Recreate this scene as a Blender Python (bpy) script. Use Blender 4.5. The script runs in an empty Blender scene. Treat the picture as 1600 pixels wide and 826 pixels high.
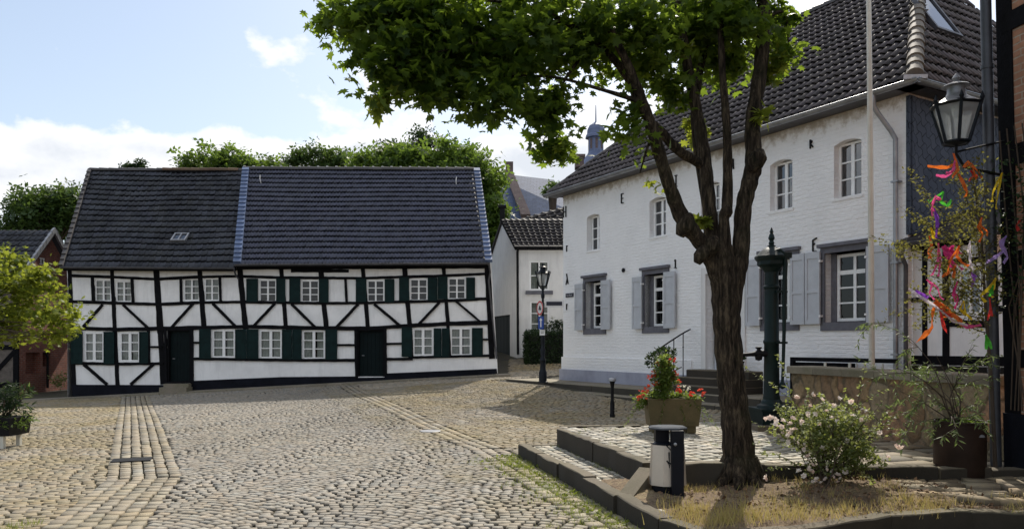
import bpy, math, random
import numpy as np
from mathutils import Vector, Matrix
random.seed(7); rng = np.random.default_rng(7)
C = bpy.context.scene.collection
PI = math.pi
EYE = 1.6; HY = 538.0; FO = 1200.0; CX = 800.0
def V(*a): return np.array(a, dtype=float)
def H(px, py, Y): return V((px-CX)*Y/FO, Y, EYE+(HY-py)*Y/FO)      # a measured picture point at distance Y, in metres
def unit(a): a = np.asarray(a, float); return a/(np.linalg.norm(a)+1e-12)
# ------------------------------------------------------------------ materials
def mk(name):
    m = bpy.data.materials.new(name); m.use_nodes = True; nt = m.node_tree; nt.nodes.clear()
    out = nt.nodes.new('ShaderNodeOutputMaterial'); b = nt.nodes.new('ShaderNodeBsdfPrincipled')
    nt.links.new(b.outputs[0], out.inputs[0]); return m, nt, b, out
def nd(nt, t, ins=None, **props):
    n = nt.nodes.new(t)
    for k, v in props.items(): setattr(n, k, v)
    for k, v in (ins or {}).items():
        if isinstance(v, bpy.types.NodeSocket): nt.links.new(v, n.inputs[k])
        else: n.inputs[k].default_value = v
    return n
def c4(c): return (c[0], c[1], c[2], 1)
def ramp(nt, fac, stops):
    r = nt.nodes.new('ShaderNodeValToRGB'); e = r.color_ramp.elements
    while len(e) < len(stops): e.new(0.5)
    for i, (p, c) in enumerate(stops): e[i].position = p; e[i].color = c4(c) if hasattr(c, '__len__') else (c, c, c, 1)
    nt.links.new(fac, r.inputs[0]); return r.outputs[0]
def mixc(nt, fac, a, b, mode='MIX'):
    n = nt.nodes.new('ShaderNodeMix'); n.data_type = 'RGBA'; n.blend_type = mode
    for i, v in ((0, fac), (6, a), (7, b)):
        if isinstance(v, bpy.types.NodeSocket): nt.links.new(v, n.inputs[i])
        elif hasattr(v, '__len__'): n.inputs[i].default_value = c4(v)
        else: n.inputs[i].default_value = v
    return n.outputs[2]
def mth(nt, op, a, b=0.0, clamp=False):
    n = nt.nodes.new('ShaderNodeMath'); n.operation = op; n.use_clamp = clamp
    for i, v in ((0, a), (1, b)):
        if isinstance(v, bpy.types.NodeSocket): nt.links.new(v, n.inputs[i])
        else: n.inputs[i].default_value = v
    return n.outputs[0]
def noise(nt, vec, scale, detail=5, rough=.55, dist=0.0):
    n = nd(nt, 'ShaderNodeTexNoise', {'Scale': scale, 'Detail': detail, 'Roughness': rough, 'Distortion': dist})
    nt.links.new(vec, n.inputs['Vector']); return n.outputs[0]
def pos(nt): return nt.nodes.new('ShaderNodeNewGeometry').outputs['Position']
def uvo(nt): return nt.nodes.new('ShaderNodeUVMap').outputs[0]
def bump(nt, b, h, strength, dist=.01):
    n = nd(nt, 'ShaderNodeBump', {'Strength': strength, 'Distance': dist, 'Height': h}); nt.links.new(n.outputs[0], b.inputs['Normal'])
def scalev(nt, vec, s):
    n = nd(nt, 'ShaderNodeVectorMath', operation='MULTIPLY'); nt.links.new(vec, n.inputs[0]); n.inputs[1].default_value = s; return n.outputs[0]
def simple(name, col, rough=.6, metal=0.0, var=.25, nscale=6.0, bs=.3, bscale=40.0, attr=False, spec=.5):
    m, nt, b, o = mk(name); p = pos(nt)
    n1 = noise(nt, p, nscale, 6, .6)
    lo = tuple(c*(1-var) for c in col); hi = tuple(min(1, c*(1+var)) for c in col)
    c = ramp(nt, n1, [(.3, lo), (.7, hi)])
    if attr:
        a = nd(nt, 'ShaderNodeAttribute', attribute_name='Col'); c = mixc(nt, 1.0, c, a.outputs[0], 'MULTIPLY')
    nt.links.new(c, b.inputs['Base Color']); b.inputs['Roughness'].default_value = rough; b.inputs['Metallic'].default_value = metal
    b.inputs['Specular IOR Level'].default_value = spec
    if bs: bump(nt, b, noise(nt, p, bscale, 4, .6), bs, .01)
    return m
MAT = {}
def mat_plaster(name, col, brick=False, stain=.25):
    m, nt, b, o = mk(name); p = pos(nt); u = uvo(nt)
    n1 = noise(nt, p, 1.3, 7, .65); n2 = noise(nt, p, 14, 5, .6)
    c = ramp(nt, n1, [(.25, tuple(k*(1-stain) for k in col)), (.55, col), (.8, tuple(min(1, k*1.04) for k in col))])
    h = n2
    if brick:
        w = nd(nt, 'ShaderNodeVectorMath', operation='ADD'); nt.links.new(u, w.inputs[0])
        nn = nd(nt, 'ShaderNodeTexNoise', {'Scale': 3.0, 'Detail': 3.0}); nt.links.new(p, nn.inputs['Vector'])
        sc = scalev(nt, nn.outputs[1], (.05, .05, .05)); nt.links.new(sc, w.inputs[1])
        br = nd(nt, 'ShaderNodeTexBrick', {'Scale': 1.0, 'Mortar Size': .012, 'Mortar Smooth': .6, 'Brick Width': .26, 'Row Height': .085, 'Bias': 0.0,
             'Color1': (1, 1, 1, 1), 'Color2': (.75, .75, .75, 1), 'Mortar': (0, 0, 0, 1)})
        nt.links.new(w.outputs[0], br.inputs['Vector'])
        bw = nd(nt, 'ShaderNodeRGBToBW'); nt.links.new(br.outputs[0], bw.inputs[0])
        h = mth(nt, 'ADD', mth(nt, 'MULTIPLY', bw.outputs[0], .3), mth(nt, 'MULTIPLY', noise(nt, scalev(nt, p, (1, 1, 2.4)), 7, 6, .6), 1.3))
        c = mixc(nt, mth(nt, 'MULTIPLY', mth(nt, 'SUBTRACT', 1.0, bw.outputs[0]), .05), c, tuple(k*.7 for k in col))
        # weathered strip under the eaves
        z = nd(nt, 'ShaderNodeSeparateXYZ'); nt.links.new(p, z.inputs[0])
        g = nd(nt, 'ShaderNodeMapRange', {'From Min': 5.65, 'From Max': 6.3, 'To Min': -.15, 'To Max': .6}); nt.links.new(z.outputs[2], g.inputs[0])
        f = mth(nt, 'ADD', g.outputs[0], mth(nt, 'MULTIPLY', mth(nt, 'SUBTRACT', noise(nt, p, 5, 6, .7), .5), 1.2))
        f = ramp(nt, f, [(.2, 0.0), (.5, .8)])
        c = mixc(nt, f, c, (.42, .36, .28))
        g2 = nd(nt, 'ShaderNodeMapRange', {'From Min': 1.3, 'From Max': .7, 'To Min': 0.0, 'To Max': .5}); nt.links.new(z.outputs[2], g2.inputs[0])
        c = mixc(nt, mth(nt, 'MULTIPLY', g2.outputs[0], n1, True), c, (.42, .42, .42))
    else:
        streak = noise(nt, scalev(nt, p, (2.2, 2.2, .35)), 3, 5, .6)
        c = mixc(nt, ramp(nt, streak, [(.5, 0.0), (.75, .5)]), c, tuple(k*.72 for k in col))
    nt.links.new(c, b.inputs['Base Color']); b.inputs['Roughness'].default_value = .85; b.inputs['Specular IOR Level'].default_value = .2
    bump(nt, b, h, .9 if brick else .35, .02 if brick else .01); return m
def mat_brick(name, c1, c2, mortar, bw=.24, rh=.075, moss=0.0):
    m, nt, b, o = mk(name); p = pos(nt); u = uvo(nt)
    w = nd(nt, 'ShaderNodeVectorMath', operation='ADD'); nt.links.new(u, w.inputs[0])
    nn = nd(nt, 'ShaderNodeTexNoise', {'Scale': 5.0}); nt.links.new(p, nn.inputs['Vector']); nt.links.new(scalev(nt, nn.outputs[1], (.03, .03, .03)), w.inputs[1])
    br = nd(nt, 'ShaderNodeTexBrick', {'Scale': 1.0, 'Mortar Size': .009, 'Mortar Smooth': .3, 'Brick Width': bw, 'Row Height': rh, 'Bias': -.1, 'Color1': c4(c1), 'Color2': c4(c2), 'Mortar': c4(mortar)})
    nt.links.new(w.outputs[0], br.inputs['Vector'])
    c = mixc(nt, ramp(nt, noise(nt, p, 2.2, 6, .65), [(.35, 0.0), (.7, .6)]), br.outputs[0], tuple(k*.35 for k in c1))
    c = mixc(nt, ramp(nt, noise(nt, p, 8, 6, .65), [(.5, 0.0), (.75, .45)]), c, tuple(min(1, k*1.9) for k in c2))
    nt.links.new(c, b.inputs['Base Color']); b.inputs['Roughness'].default_value = .9
    h = mth(nt, 'ADD', mth(nt, 'MULTIPLY', br.outputs[1], -1.0), mth(nt, 'MULTIPLY', noise(nt, p, 30, 5), .6)); bump(nt, b, h, .8, .012); return m
def mat_tile(name, base, rough=.45, moss=(.09, .08, .05), mossamt=.3, spec=.5):
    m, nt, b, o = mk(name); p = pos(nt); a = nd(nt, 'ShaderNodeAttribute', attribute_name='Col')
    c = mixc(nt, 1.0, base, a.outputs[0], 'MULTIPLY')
    c = mixc(nt, mth(nt, 'MULTIPLY', ramp(nt, noise(nt, p, 1.6, 8, .7), [(.45, 0.0), (.72, 1.0)]), mossamt), c, moss)
    c = mixc(nt, ramp(nt, noise(nt, p, 25, 4, .7), [(.55, 0.0), (.8, .4)]), c, tuple(min(1, k*2.3) for k in base))
    nt.links.new(c, b.inputs['Base Color']); b.inputs['Roughness'].default_value = rough; b.inputs['Specular IOR Level'].default_value = spec
    bump(nt, b, noise(nt, p, 60, 4), .3, .005); return m
def mat_leaf(name, cols, trans, tamt=.45, rough=.5):
    m, nt, b, o = mk(name); a = nd(nt, 'ShaderNodeAttribute', attribute_name='Col')
    sep = nd(nt, 'ShaderNodeSeparateColor'); nt.links.new(a.outputs[0], sep.inputs[0])
    c = ramp(nt, sep.outputs[0], [(0.0, cols[0]), (.5, cols[1]), (1.0, cols[2])])
    nt.links.new(c, b.inputs['Base Color']); b.inputs['Roughness'].default_value = rough
    b.inputs['Specular IOR Level'].default_value = .22
    t = nd(nt, 'ShaderNodeBsdfTranslucent'); tc = mixc(nt, .55, c, trans); nt.links.new(tc, t.inputs[0])
    mx = nd(nt, 'ShaderNodeMixShader', {0: tamt}); nt.links.new(b.outputs[0], mx.inputs[1]); nt.links.new(t.outputs[0], mx.inputs[2]); nt.links.new(mx.outputs[0], o.inputs[0]); return m
def mat_glass(name, tint=(.75, .8, .8), refl=.09, frost=0.0):
    m, nt, b, o = mk(name); nt.nodes.remove(b)
    t = nd(nt, 'ShaderNodeBsdfTransparent', {0: c4(tint)}); g = nd(nt, 'ShaderNodeBsdfGlossy', {'Color': (.9, .93, .97, 1), 'Roughness': .03})
    n = noise(nt, pos(nt), 1.7, 2); bp = nd(nt, 'ShaderNodeBump', {'Strength': .12, 'Distance': .03, 'Height': n}); nt.links.new(bp.outputs[0], g.inputs['Normal'])
    f = nd(nt, 'ShaderNodeFresnel', {'IOR': 1.5}); fac = mth(nt, 'ADD', f.outputs[0], refl, True)
    mx = nd(nt, 'ShaderNodeMixShader', {0: fac}); nt.links.new(t.outputs[0], mx.inputs[1]); nt.links.new(g.outputs[0], mx.inputs[2])
    last = mx
    if frost:
        d = nd(nt, 'ShaderNodeBsdfTranslucent', {0: (.9, .93, .95, 1)}); d2 = nd(nt, 'ShaderNodeBsdfDiffuse', {0: (.8, .82, .83, 1)})
        a_ = nd(nt, 'ShaderNodeMixShader', {0: .5}); nt.links.new(d.outputs[0], a_.inputs[1]); nt.links.new(d2.outputs[0], a_.inputs[2])
        last = nd(nt, 'ShaderNodeMixShader', {0: frost}); nt.links.new(mx.outputs[0], last.inputs[1]); nt.links.new(a_.outputs[0], last.inputs[2])
    nt.links.new(last.outputs[0], o.inputs[0]); return m
def mat_stone(name, base, moss=(.10, .11, .04), mossamt=.5, mscale=1.2, rough=.75):
    m, nt, b, o = mk(name); p = pos(nt); a = nd(nt, 'ShaderNodeAttribute', attribute_name='Col')
    c = mixc(nt, ramp(nt, noise(nt, p, 22, 6, .7), [(.35, .45), (.7, 0.0)]), base, tuple(k*.45 for k in base))
    # moss share rides in the attribute's alpha
    f = mth(nt, 'MULTIPLY', ramp(nt, noise(nt, p, mscale, 7, .7), [(.36, 0.0), (.62, 1.0)]), mth(nt, 'MULTIPLY', a.outputs['Alpha'], mossamt))
    c = mixc(nt, f, c, moss); c = mixc(nt, 1.0, c, a.outputs[0], 'MULTIPLY')
    c = mixc(nt, ramp(nt, noise(nt, p, .45, 5, .6), [(.35, .28), (.65, 0.0)]), c, tuple(k*.5 for k in base))
    nt.links.new(c, b.inputs['Base Color']); b.inputs['Roughness'].default_value = rough
    bump(nt, b, noise(nt, p, 45, 5, .65), .55, .008); return m
def mat_bark():
    m, nt, b, o = mk('maple_bark'); p = pos(nt); q = scalev(nt, p, (17, 17, 2.6))
    n1 = noise(nt, q, 1.7, 9, .72, .4); n2 = noise(nt, p, 3, 5, .6)
    c = ramp(nt, n1, [(.36, (.006, .005, .004)), (.5, (.040, .030, .021)), (.72, (.17, .13, .085))])
    c = mixc(nt, ramp(nt, n2, [(.5, 0.0), (.75, .5)]), c, (.04, .042, .018))
    nt.links.new(c, b.inputs['Base Color']); b.inputs['Roughness'].default_value = .92; b.inputs['Specular IOR Level'].default_value = .15
    bump(nt, b, n1, 1.0, .035); return m
def mat_rubble():
    m, nt, b, o = mk('sandstone_rubble'); p = pos(nt)
    w = nd(nt, 'ShaderNodeVectorMath', operation='ADD'); nt.links.new(p, w.inputs[0])
    nn = nd(nt, 'ShaderNodeTexNoise', {'Scale': 2.5, 'Detail': 3.0}); nt.links.new(p, nn.inputs['Vector']); nt.links.new(scalev(nt, nn.outputs[1], (.3, .3, .3)), w.inputs[1])
    w = nd(nt, 'ShaderNodeVectorMath', {0: w.outputs[0], 1: (1.25, 1.25, .85)}, operation='MULTIPLY')
    v = nd(nt, 'ShaderNodeTexVoronoi', {'Scale': 2.7}); nt.links.new(w.outputs[0], v.inputs['Vector'])
    e = nd(nt, 'ShaderNodeTexVoronoi', {'Scale': 2.7}, feature='DISTANCE_TO_EDGE'); nt.links.new(w.outputs[0], e.inputs['Vector'])
    sp = nd(nt, 'ShaderNodeSeparateColor'); nt.links.new(v.outputs['Color'], sp.inputs[0])
    c = ramp(nt, sp.outputs[0], [(0.0, (.24, .14, .07)), (.3, (.50, .33, .17)), (.5, (.25, .19, .11)), (.7, (.58, .31, .17)), (.85, (.19, .16, .09)), (1.0, (.52, .39, .24))])
    c = mixc(nt, ramp(nt, noise(nt, p, 9, 7, .7), [(.38, .6), (.6, 0.0)]), c, (.13, .10, .055))
    c = mixc(nt, ramp(nt, e.outputs[0], [(.0, .55), (.09, 0.0)]), c, (.10, .085, .06))
    nt.links.new(c, b.inputs['Base Color']); b.inputs['Roughness'].default_value = .9
    h = mth(nt, 'ADD', ramp(nt, e.outputs[0], [(0.0, 0.0), (.12, 1.0)]), mth(nt, 'MULTIPLY', noise(nt, p, 12, 8, .7), 1.3)); bump(nt, b, h, .9, .035); return m
def mat_ground():
    m, nt, b, o = mk('earth_joints'); p = pos(nt)
    n1 = noise(nt, p, .9, 8, .7); n2 = noise(nt, p, 30, 5, .7)
    c = ramp(nt, n1, [(.35, (.018, .015, .010)), (.5, (.04, .033, .016)), (.65, (.07, .07, .02))])
    c = mixc(nt, ramp(nt, n2, [(.3, .6), (.7, 0.0)]), c, (.03, .026, .018))
    nt.links.new(c, b.inputs['Base Color']); b.inputs['Roughness'].default_value = .95; bump(nt, b, n2, .8, .02); return m
def mat_soil():
    m, nt, b, o = mk('bed_soil'); p = pos(nt)
    n1 = noise(nt, p, 3, 8, .75); n2 = noise(nt, p, 40, 6, .75)
    c = ramp(nt, n1, [(.3, (.14, .085, .055)), (.5, (.31, .22, .13)), (.7, (.42, .33, .17))])
    c = mixc(nt, ramp(nt, n2, [(.35, .7), (.6, 0.0)]), c, (.05, .035, .022))
    nt.links.new(c, b.inputs['Base Color']); b.inputs['Roughness'].default_value = .95; bump(nt, b, n2, 1.0, .03); return m
def mat_slate(name, c1, c2, w=.28, h=.2, rot=.6):
    m, nt, b, o = mk(name); p = pos(nt); u = uvo(nt)
    mp = nd(nt, 'ShaderNodeMapping'); nt.links.new(u, mp.inputs['Vector']); mp.inputs['Rotation'].default_value = (0, 0, rot)
    wv = nd(nt, 'ShaderNodeTexWave', {'Scale': 1.1, 'Distortion': 0.0}); 
    sx = nd(nt, 'ShaderNodeSeparateXYZ'); nt.links.new(mp.outputs[0], sx.inputs[0])
    yy = mth(nt, 'ADD', sx.outputs[1], mth(nt, 'MULTIPLY', mth(nt, 'SINE', mth(nt, 'MULTIPLY', sx.outputs[0], 2*PI/w)), .03))
    cb = nd(nt, 'ShaderNodeCombineXYZ'); nt.links.new(sx.outputs[0], cb.inputs[0]); nt.links.new(yy, cb.inputs[1])
    br = nd(nt, 'ShaderNodeTexBrick', {'Scale': 1.0, 'Mortar Size': .007, 'Mortar Smooth': .1, 'Brick Width': w, 'Row Height': h, 'Bias': 0.0, 'Color1': c4(c1), 'Color2': c4(c2), 'Mortar': (.008, .008, .01, 1)})
    nt.links.new(cb.outputs[0], br.inputs['Vector'])
    c = mixc(nt, ramp(nt, noise(nt, p, 3, 6), [(.4, 0.0), (.8, .4)]), br.outputs[0], tuple(min(1, k*1.6) for k in c2))
    nt.links.new(c, b.inputs['Base Color']); b.inputs['Roughness'].default_value = .75; b.inputs['Specular IOR Level'].default_value = .15
    saw = mth(nt, 'FRACT', mth(nt, 'DIVIDE', yy, h))
    bump(nt, b, mth(nt, 'ADD', mth(nt, 'MULTIPLY', saw, -1.0), mth(nt, 'MULTIPLY', br.outputs[1], -.5)), .7, .015); return m
M = {}
M['plaster'] = mat_plaster('lime_plaster', (.90, .895, .885), False, .16)
M['brickwhite'] = mat_plaster('whitewashed_brick', (.93, .925, .915), True, .07)
M['plaster_warm'] = mat_plaster('old_cream_plaster', (.80, .79, .77), False, .12)
M['plinth_lilac'] = mat_plaster('grey_plinth_paint', (.36, .37, .44), False, .3)
M['timber'] = simple('black_timber', (.0055, .0055, .007), .8, var=.4, nscale=9, bs=.6, bscale=30, spec=.12)
M['tar'] = simple('dark_plinth', (.007, .008, .013), .8, var=.4, nscale=4, bs=.4, spec=.12)
M['green'] = simple('dark_green_paint', (.0035, .017, .017), .6, var=.3, nscale=5, bs=.15, bscale=20, spec=.15)
M['doorgreen'] = simple('door_green_paint', (.0025, .008, .009), .6, var=.3, nscale=5, bs=.2, bscale=20, spec=.12)
M['whitepaint'] = simple('white_window_paint', (.88, .88, .87), .5, var=.06, nscale=8, bs=.1)
M['shuttergrey'] = simple('pale_blue_grey_paint', (.50, .52, .55), .55, var=.08, nscale=5, bs=.15, bscale=20)
M['surround'] = simple('grey_stone_surround', (.13, .13, .15), .75, var=.2, nscale=7, bs=.35)
M['dark_in'] = simple('dark_interior', (.02, .02, .02), .9, bs=0)
M['curtain'] = simple('net_curtain', (.6, .6, .57), .9, var=.25, nscale=14, bs=.3, bscale=12)
M['glass'] = mat_glass('window_glass', (.55, .58, .56), .0)
M['glass_blue'] = mat_glass('window_glass_sky', (.25, .28, .3), .1)
M['lampglass'] = mat_glass('lantern_glass', (.85, .88, .88), .05, .35)
M['roof_old'] = mat_tile('old_black_pantiles', (.036, .039, .049), .6, (.07, .07, .062), .45, .3)
M['roof_blue'] = mat_tile('blue_black_pantiles', (.062, .066, .096), .5, (.10, .10, .11), .2, .4)
M['roof_brown'] = mat_tile('dark_brown_pantiles', (.034, .029, .029), .62, (.07, .055, .04), .4, .3)
M['verge'] = mat_tile('blue_slate_verge', (.09, .13, .23), .5, (.12, .15, .2), .15)
M['ridge_orange'] = mat_tile('mossy_orange_ridge', (.13, .075, .045), .8, (.1, .1, .05), .6)
M['ridge_dark'] = mat_tile('dark_ridge_tiles', (.06, .055, .055), .6)
M['hip'] = mat_tile('weathered_hip_tiles', (.15, .125, .10), .75, (.12, .11, .07), .5)
M['mortar'] = simple('white_mortar', (.6, .6, .57), .9)
M['church_slate'] = mat_slate('church_slate', (.055, .075, .125), (.075, .10, .16), .5, .4, 0)
M['tower_slate'] = simple('tower_slate', (.11, .14, .24), .5, var=.25, nscale=1.5, bs=.3, bscale=6)
M['slate_wall'] = mat_slate('slate_shingles', (.045, .056, .08), (.07, .083, .11), .25, .17, .9)
M['brick_red'] = mat_brick('red_brick', (.24, .075, .045), (.16, .05, .035), (.22, .19, .16))
M['brick_near'] = mat_brick('weathered_brick', (.50, .25, .15), (.36, .17, .11), (.5, .42, .33), .24, .075)
M['brick_church'] = mat_brick('church_brick', (.17, .11, .10), (.13, .09, .085), (.2, .18, .17))
M['zinc'] = simple('zinc', (.30, .31, .33), .42, .7, var=.25, nscale=4, bs=.15)
M['zinc_dark'] = simple('weathered_zinc', (.09, .09, .10), .5, .5, var=.3, nscale=4, bs=.2)
M['lead'] = simple('lead_flashing', (.5, .52, .55), .4, .5, var=.2)
M['iron'] = simple('black_iron', (.006, .006, .007), .6, .0, spec=.2, var=.3, bs=.2)
M['lampiron'] = simple('lamp_iron', (.005, .008, .013), .5, .0, spec=.25, var=.3, bs=.2)
M['whiteiron'] = simple('silvery_lantern_cap', (.28, .28, .29), .45, .5, var=.3, bs=.2)
M['pumpgreen'] = simple('green_cast_iron', (.0025, .013, .013), .5, .0, spec=.25, var=.35, nscale=5, bs=.25, bscale=25)
M['cobble'] = mat_stone('grey_cobbles', (.32, .292, .25), (.245, .185, .05), .75, .5)
M['cobble_pale'] = mat_stone('pale_cobbles', (.47, .44, .38), (.17, .16, .05), .5, 1.6)
M['kerb'] = mat_stone('kerb_stone', (.20, .162, .118), (.08, .08, .03), .5, 2.0, .9)
M['flag'] = mat_stone('flagstones', (.30, .255, .20), (.12, .12, .05), .5, 1.4, .85)
M['trough'] = mat_stone('old_stone_trough', (.17, .125, .06), (.06, .065, .025), .6, 3.0, .9)
M['ground'] = mat_ground(); M['soil'] = mat_soil(); M['bark'] = mat_bark(); M['rubble'] = mat_rubble()
M['twig'] = simple('twig_bark', (.06, .042, .028), .85, bs=.3)
M['birchbark'] = simple('pale_birch_bark', (.45, .43, .38), .8, var=.4, nscale=12)
M['leaf_maple'] = mat_leaf('maple_leaves', ((.018, .042, .012), (.040, .082, .016), (.095, .15, .022)), (.44, .60, .05), .52)
M['leaf_bright'] = mat_leaf('bright_maple_leaves', ((.07, .11, .018), (.12, .16, .025), (.19, .22, .04)), (.5, .55, .05), .5)
M['leaf_mid'] = mat_leaf('woodland_leaves', ((.03, .055, .018), (.05, .09, .025), (.09, .14, .035)), (.2, .3, .05), .35)
M['leaf_fresh'] = mat_leaf('fresh_green_leaves', ((.025, .048, .014), (.055, .095, .022), (.11, .165, .035)), (.3, .45, .05), .4)
M['leaf_dark'] = mat_leaf('dark_leaves', ((.012, .025, .012), (.022, .042, .018), (.04, .07, .025)), (.1, .16, .04), .25)
M['leaf_birch'] = mat_leaf('drying_birch_leaves', ((.05, .045, .015), (.10, .09, .03), (.16, .15, .05)), (.4, .38, .07), .45, .75)
M['leaf_shrub'] = mat_leaf('narrow_grey_green_leaves', ((.07, .10, .035), (.11, .15, .06), (.2, .24, .12)), (.3, .4, .1), .4)
M['leaf_rose'] = mat_leaf('rose_leaves', ((.04, .07, .02), (.12, .16, .05), (.36, .38, .22)), (.55, .6, .12), .45)
M['leaf_pot'] = mat_leaf('planter_leaves', ((.045, .08, .015), (.09, .15, .03), (.22, .28, .09)), (.4, .5, .08), .4)
M['petal_rose'] = mat_leaf('rose_petals', ((.8, .62, .54), (.85, .76, .68), (.9, .86, .8)), (.9, .7, .6), .4)
M['petal_red'] = mat_leaf('red_petals', ((.65, .03, .03), (.75, .09, .05), (.85, .32, .2)), (.9, .15, .08), .4)
M['petal_white'] = mat_leaf('white_petals', ((.7, .7, .6), (.8, .8, .75), (.85, .85, .8)), (.8, .8, .6), .4)
M['grass'] = mat_leaf('dry_grass', ((.36, .27, .11), (.50, .40, .16), (.36, .36, .10)), (.5, .38, .13), .4, .7)
M['weed'] = mat_leaf('green_weeds', ((.08, .10, .02), (.15, .18, .035), (.3, .30, .08)), (.4, .5, .06), .4)
M['flagpole'] = simple('cream_pole_paint', (.6, .58, .5), .45, var=.12, nscale=3, bs=.1)
M['corten'] = simple('rusty_brown_steel', (.028, .016, .011), .6, .0, spec=.2, var=.35, nscale=4, bs=.25)
M['binsteel'] = simple('brushed_bin_steel', (.52, .47, .41), .38, .55, var=.12, nscale=4, bs=.05)
M['binblack'] = simple('black_bin_paint', (.004, .005, .009), .5, spec=.2, var=.3, bs=.05)
M['binlid'] = simple('grey_bin_lid', (.07, .08, .095), .8, .0, spec=.15, var=.2, bs=.1)
M['signwhite'] = simple('sign_white', (.75, .75, .74), .4, var=.05, bs=0)
M['signblue'] = simple('sign_blue', (.015, .06, .30), .4, var=.05, bs=0)
M['signred'] = simple('sign_red', (.55, .02, .02), .4, var=.05, bs=0)
M['signdark'] = simple('sign_dark', (.012, .014, .03), .4, var=.05, bs=0)
M['pipe_dark'] = simple('dark_painted_pipe', (.055, .057, .066), .45, .3, var=.3, nscale=5, bs=.2)
M['plaster_dim'] = simple('weather_boards', (.12, .10, .085), .8, var=.4)
# ------------------------------------------------------------------ meshes
WL = {}
def wl(o): return WL.get(o.name, V(0, 0, 0)) if o is not None else V(0, 0, 0)
def link(o, parent):
    C.objects.link(o)
    if parent is not None: o.parent = parent
def auto_uv(me):
    n = len(me.polygons)
    if n == 0: return
    lc = len(me.loops); vi = np.empty(lc, int); me.loops.foreach_get('vertex_index', vi)
    co = np.empty(len(me.vertices)*3); me.vertices.foreach_get('co', co); co = co.reshape(-1, 3)
    no = np.empty(n*3); me.polygons.foreach_get('normal', no); no = no.reshape(-1, 3)
    lt = np.empty(n, int); me.polygons.foreach_get('loop_total', lt)
    ln = np.repeat(no, lt, axis=0)
    t = np.stack([-ln[:, 1], ln[:, 0], np.zeros(lc)], 1); L = np.linalg.norm(t, axis=1)
    flat = L < .02; t[flat] = (1, 0, 0); t = t/np.maximum(np.linalg.norm(t, axis=1), 1e-9)[:, None]
    b = np.cross(ln, t); b[flat] = (0, 1, 0); p = co[vi]
    uv = np.stack([(p*t).sum(1), (p*b).sum(1)], 1)
    lay = me.uv_layers.new(name='UVMap'); lay.data.foreach_set('uv', uv.ravel())
def finish(name, verts, faces, mat, parent=None, smooth=False, cols=None, uv=True):
    verts = np.asarray(verts, float).reshape(-1, 3)
    me = bpy.data.meshes.new(name)
    if isinstance(faces, np.ndarray):
        k = faces.shape[1]; nf = len(faces)
        me.vertices.add(len(verts)); me.vertices.foreach_set('co', verts.ravel())
        me.loops.add(nf*k); me.loops.foreach_set('vertex_index', faces.ravel().astype(np.int32))
        me.polygons.add(nf); me.polygons.foreach_set('loop_start', np.arange(0, nf*k, k, dtype=np.int32)); me.polygons.foreach_set('loop_total', np.full(nf, k, np.int32))
        me.update(calc_edges=True)
    else: me.from_pydata([tuple(v) for v in verts], [], faces)
    me.update()
    if uv: auto_uv(me)
    if smooth: me.polygons.foreach_set('use_smooth', np.ones(len(me.polygons), bool))
    if cols is not None:
        cols = np.asarray(cols, float)
        if cols.shape[1] == 3: cols = np.concatenate([cols, np.ones((len(cols), 1))], 1)
        a = me.color_attributes.new('Col', 'FLOAT_COLOR', 'POINT'); a.data.foreach_set('color', cols.ravel())
    off = wl(parent)
    nc = verts-off; me.vertices.foreach_set('co', nc.ravel()); me.update()
    me.materials.append(M[mat] if isinstance(mat, str) else mat)
    o = bpy.data.objects.new(name, me); link(o, parent); WL[o.name] = off
    return o
def thing(name, label, cat, loc, group=None):
    o = bpy.data.objects.new(name, None); C.objects.link(o); o.location = tuple(loc); o.empty_display_size = .2
    o['label'] = label; o['category'] = cat
    if group: o['group'] = group
    WL[o.name] = V(*loc); return o
def tag(o, label=None, cat=None, group=None, kind=None):
    for k, v in (('label', label), ('category', cat), ('group', group), ('kind', kind)):
        if v: o[k] = v
    return o
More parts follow.
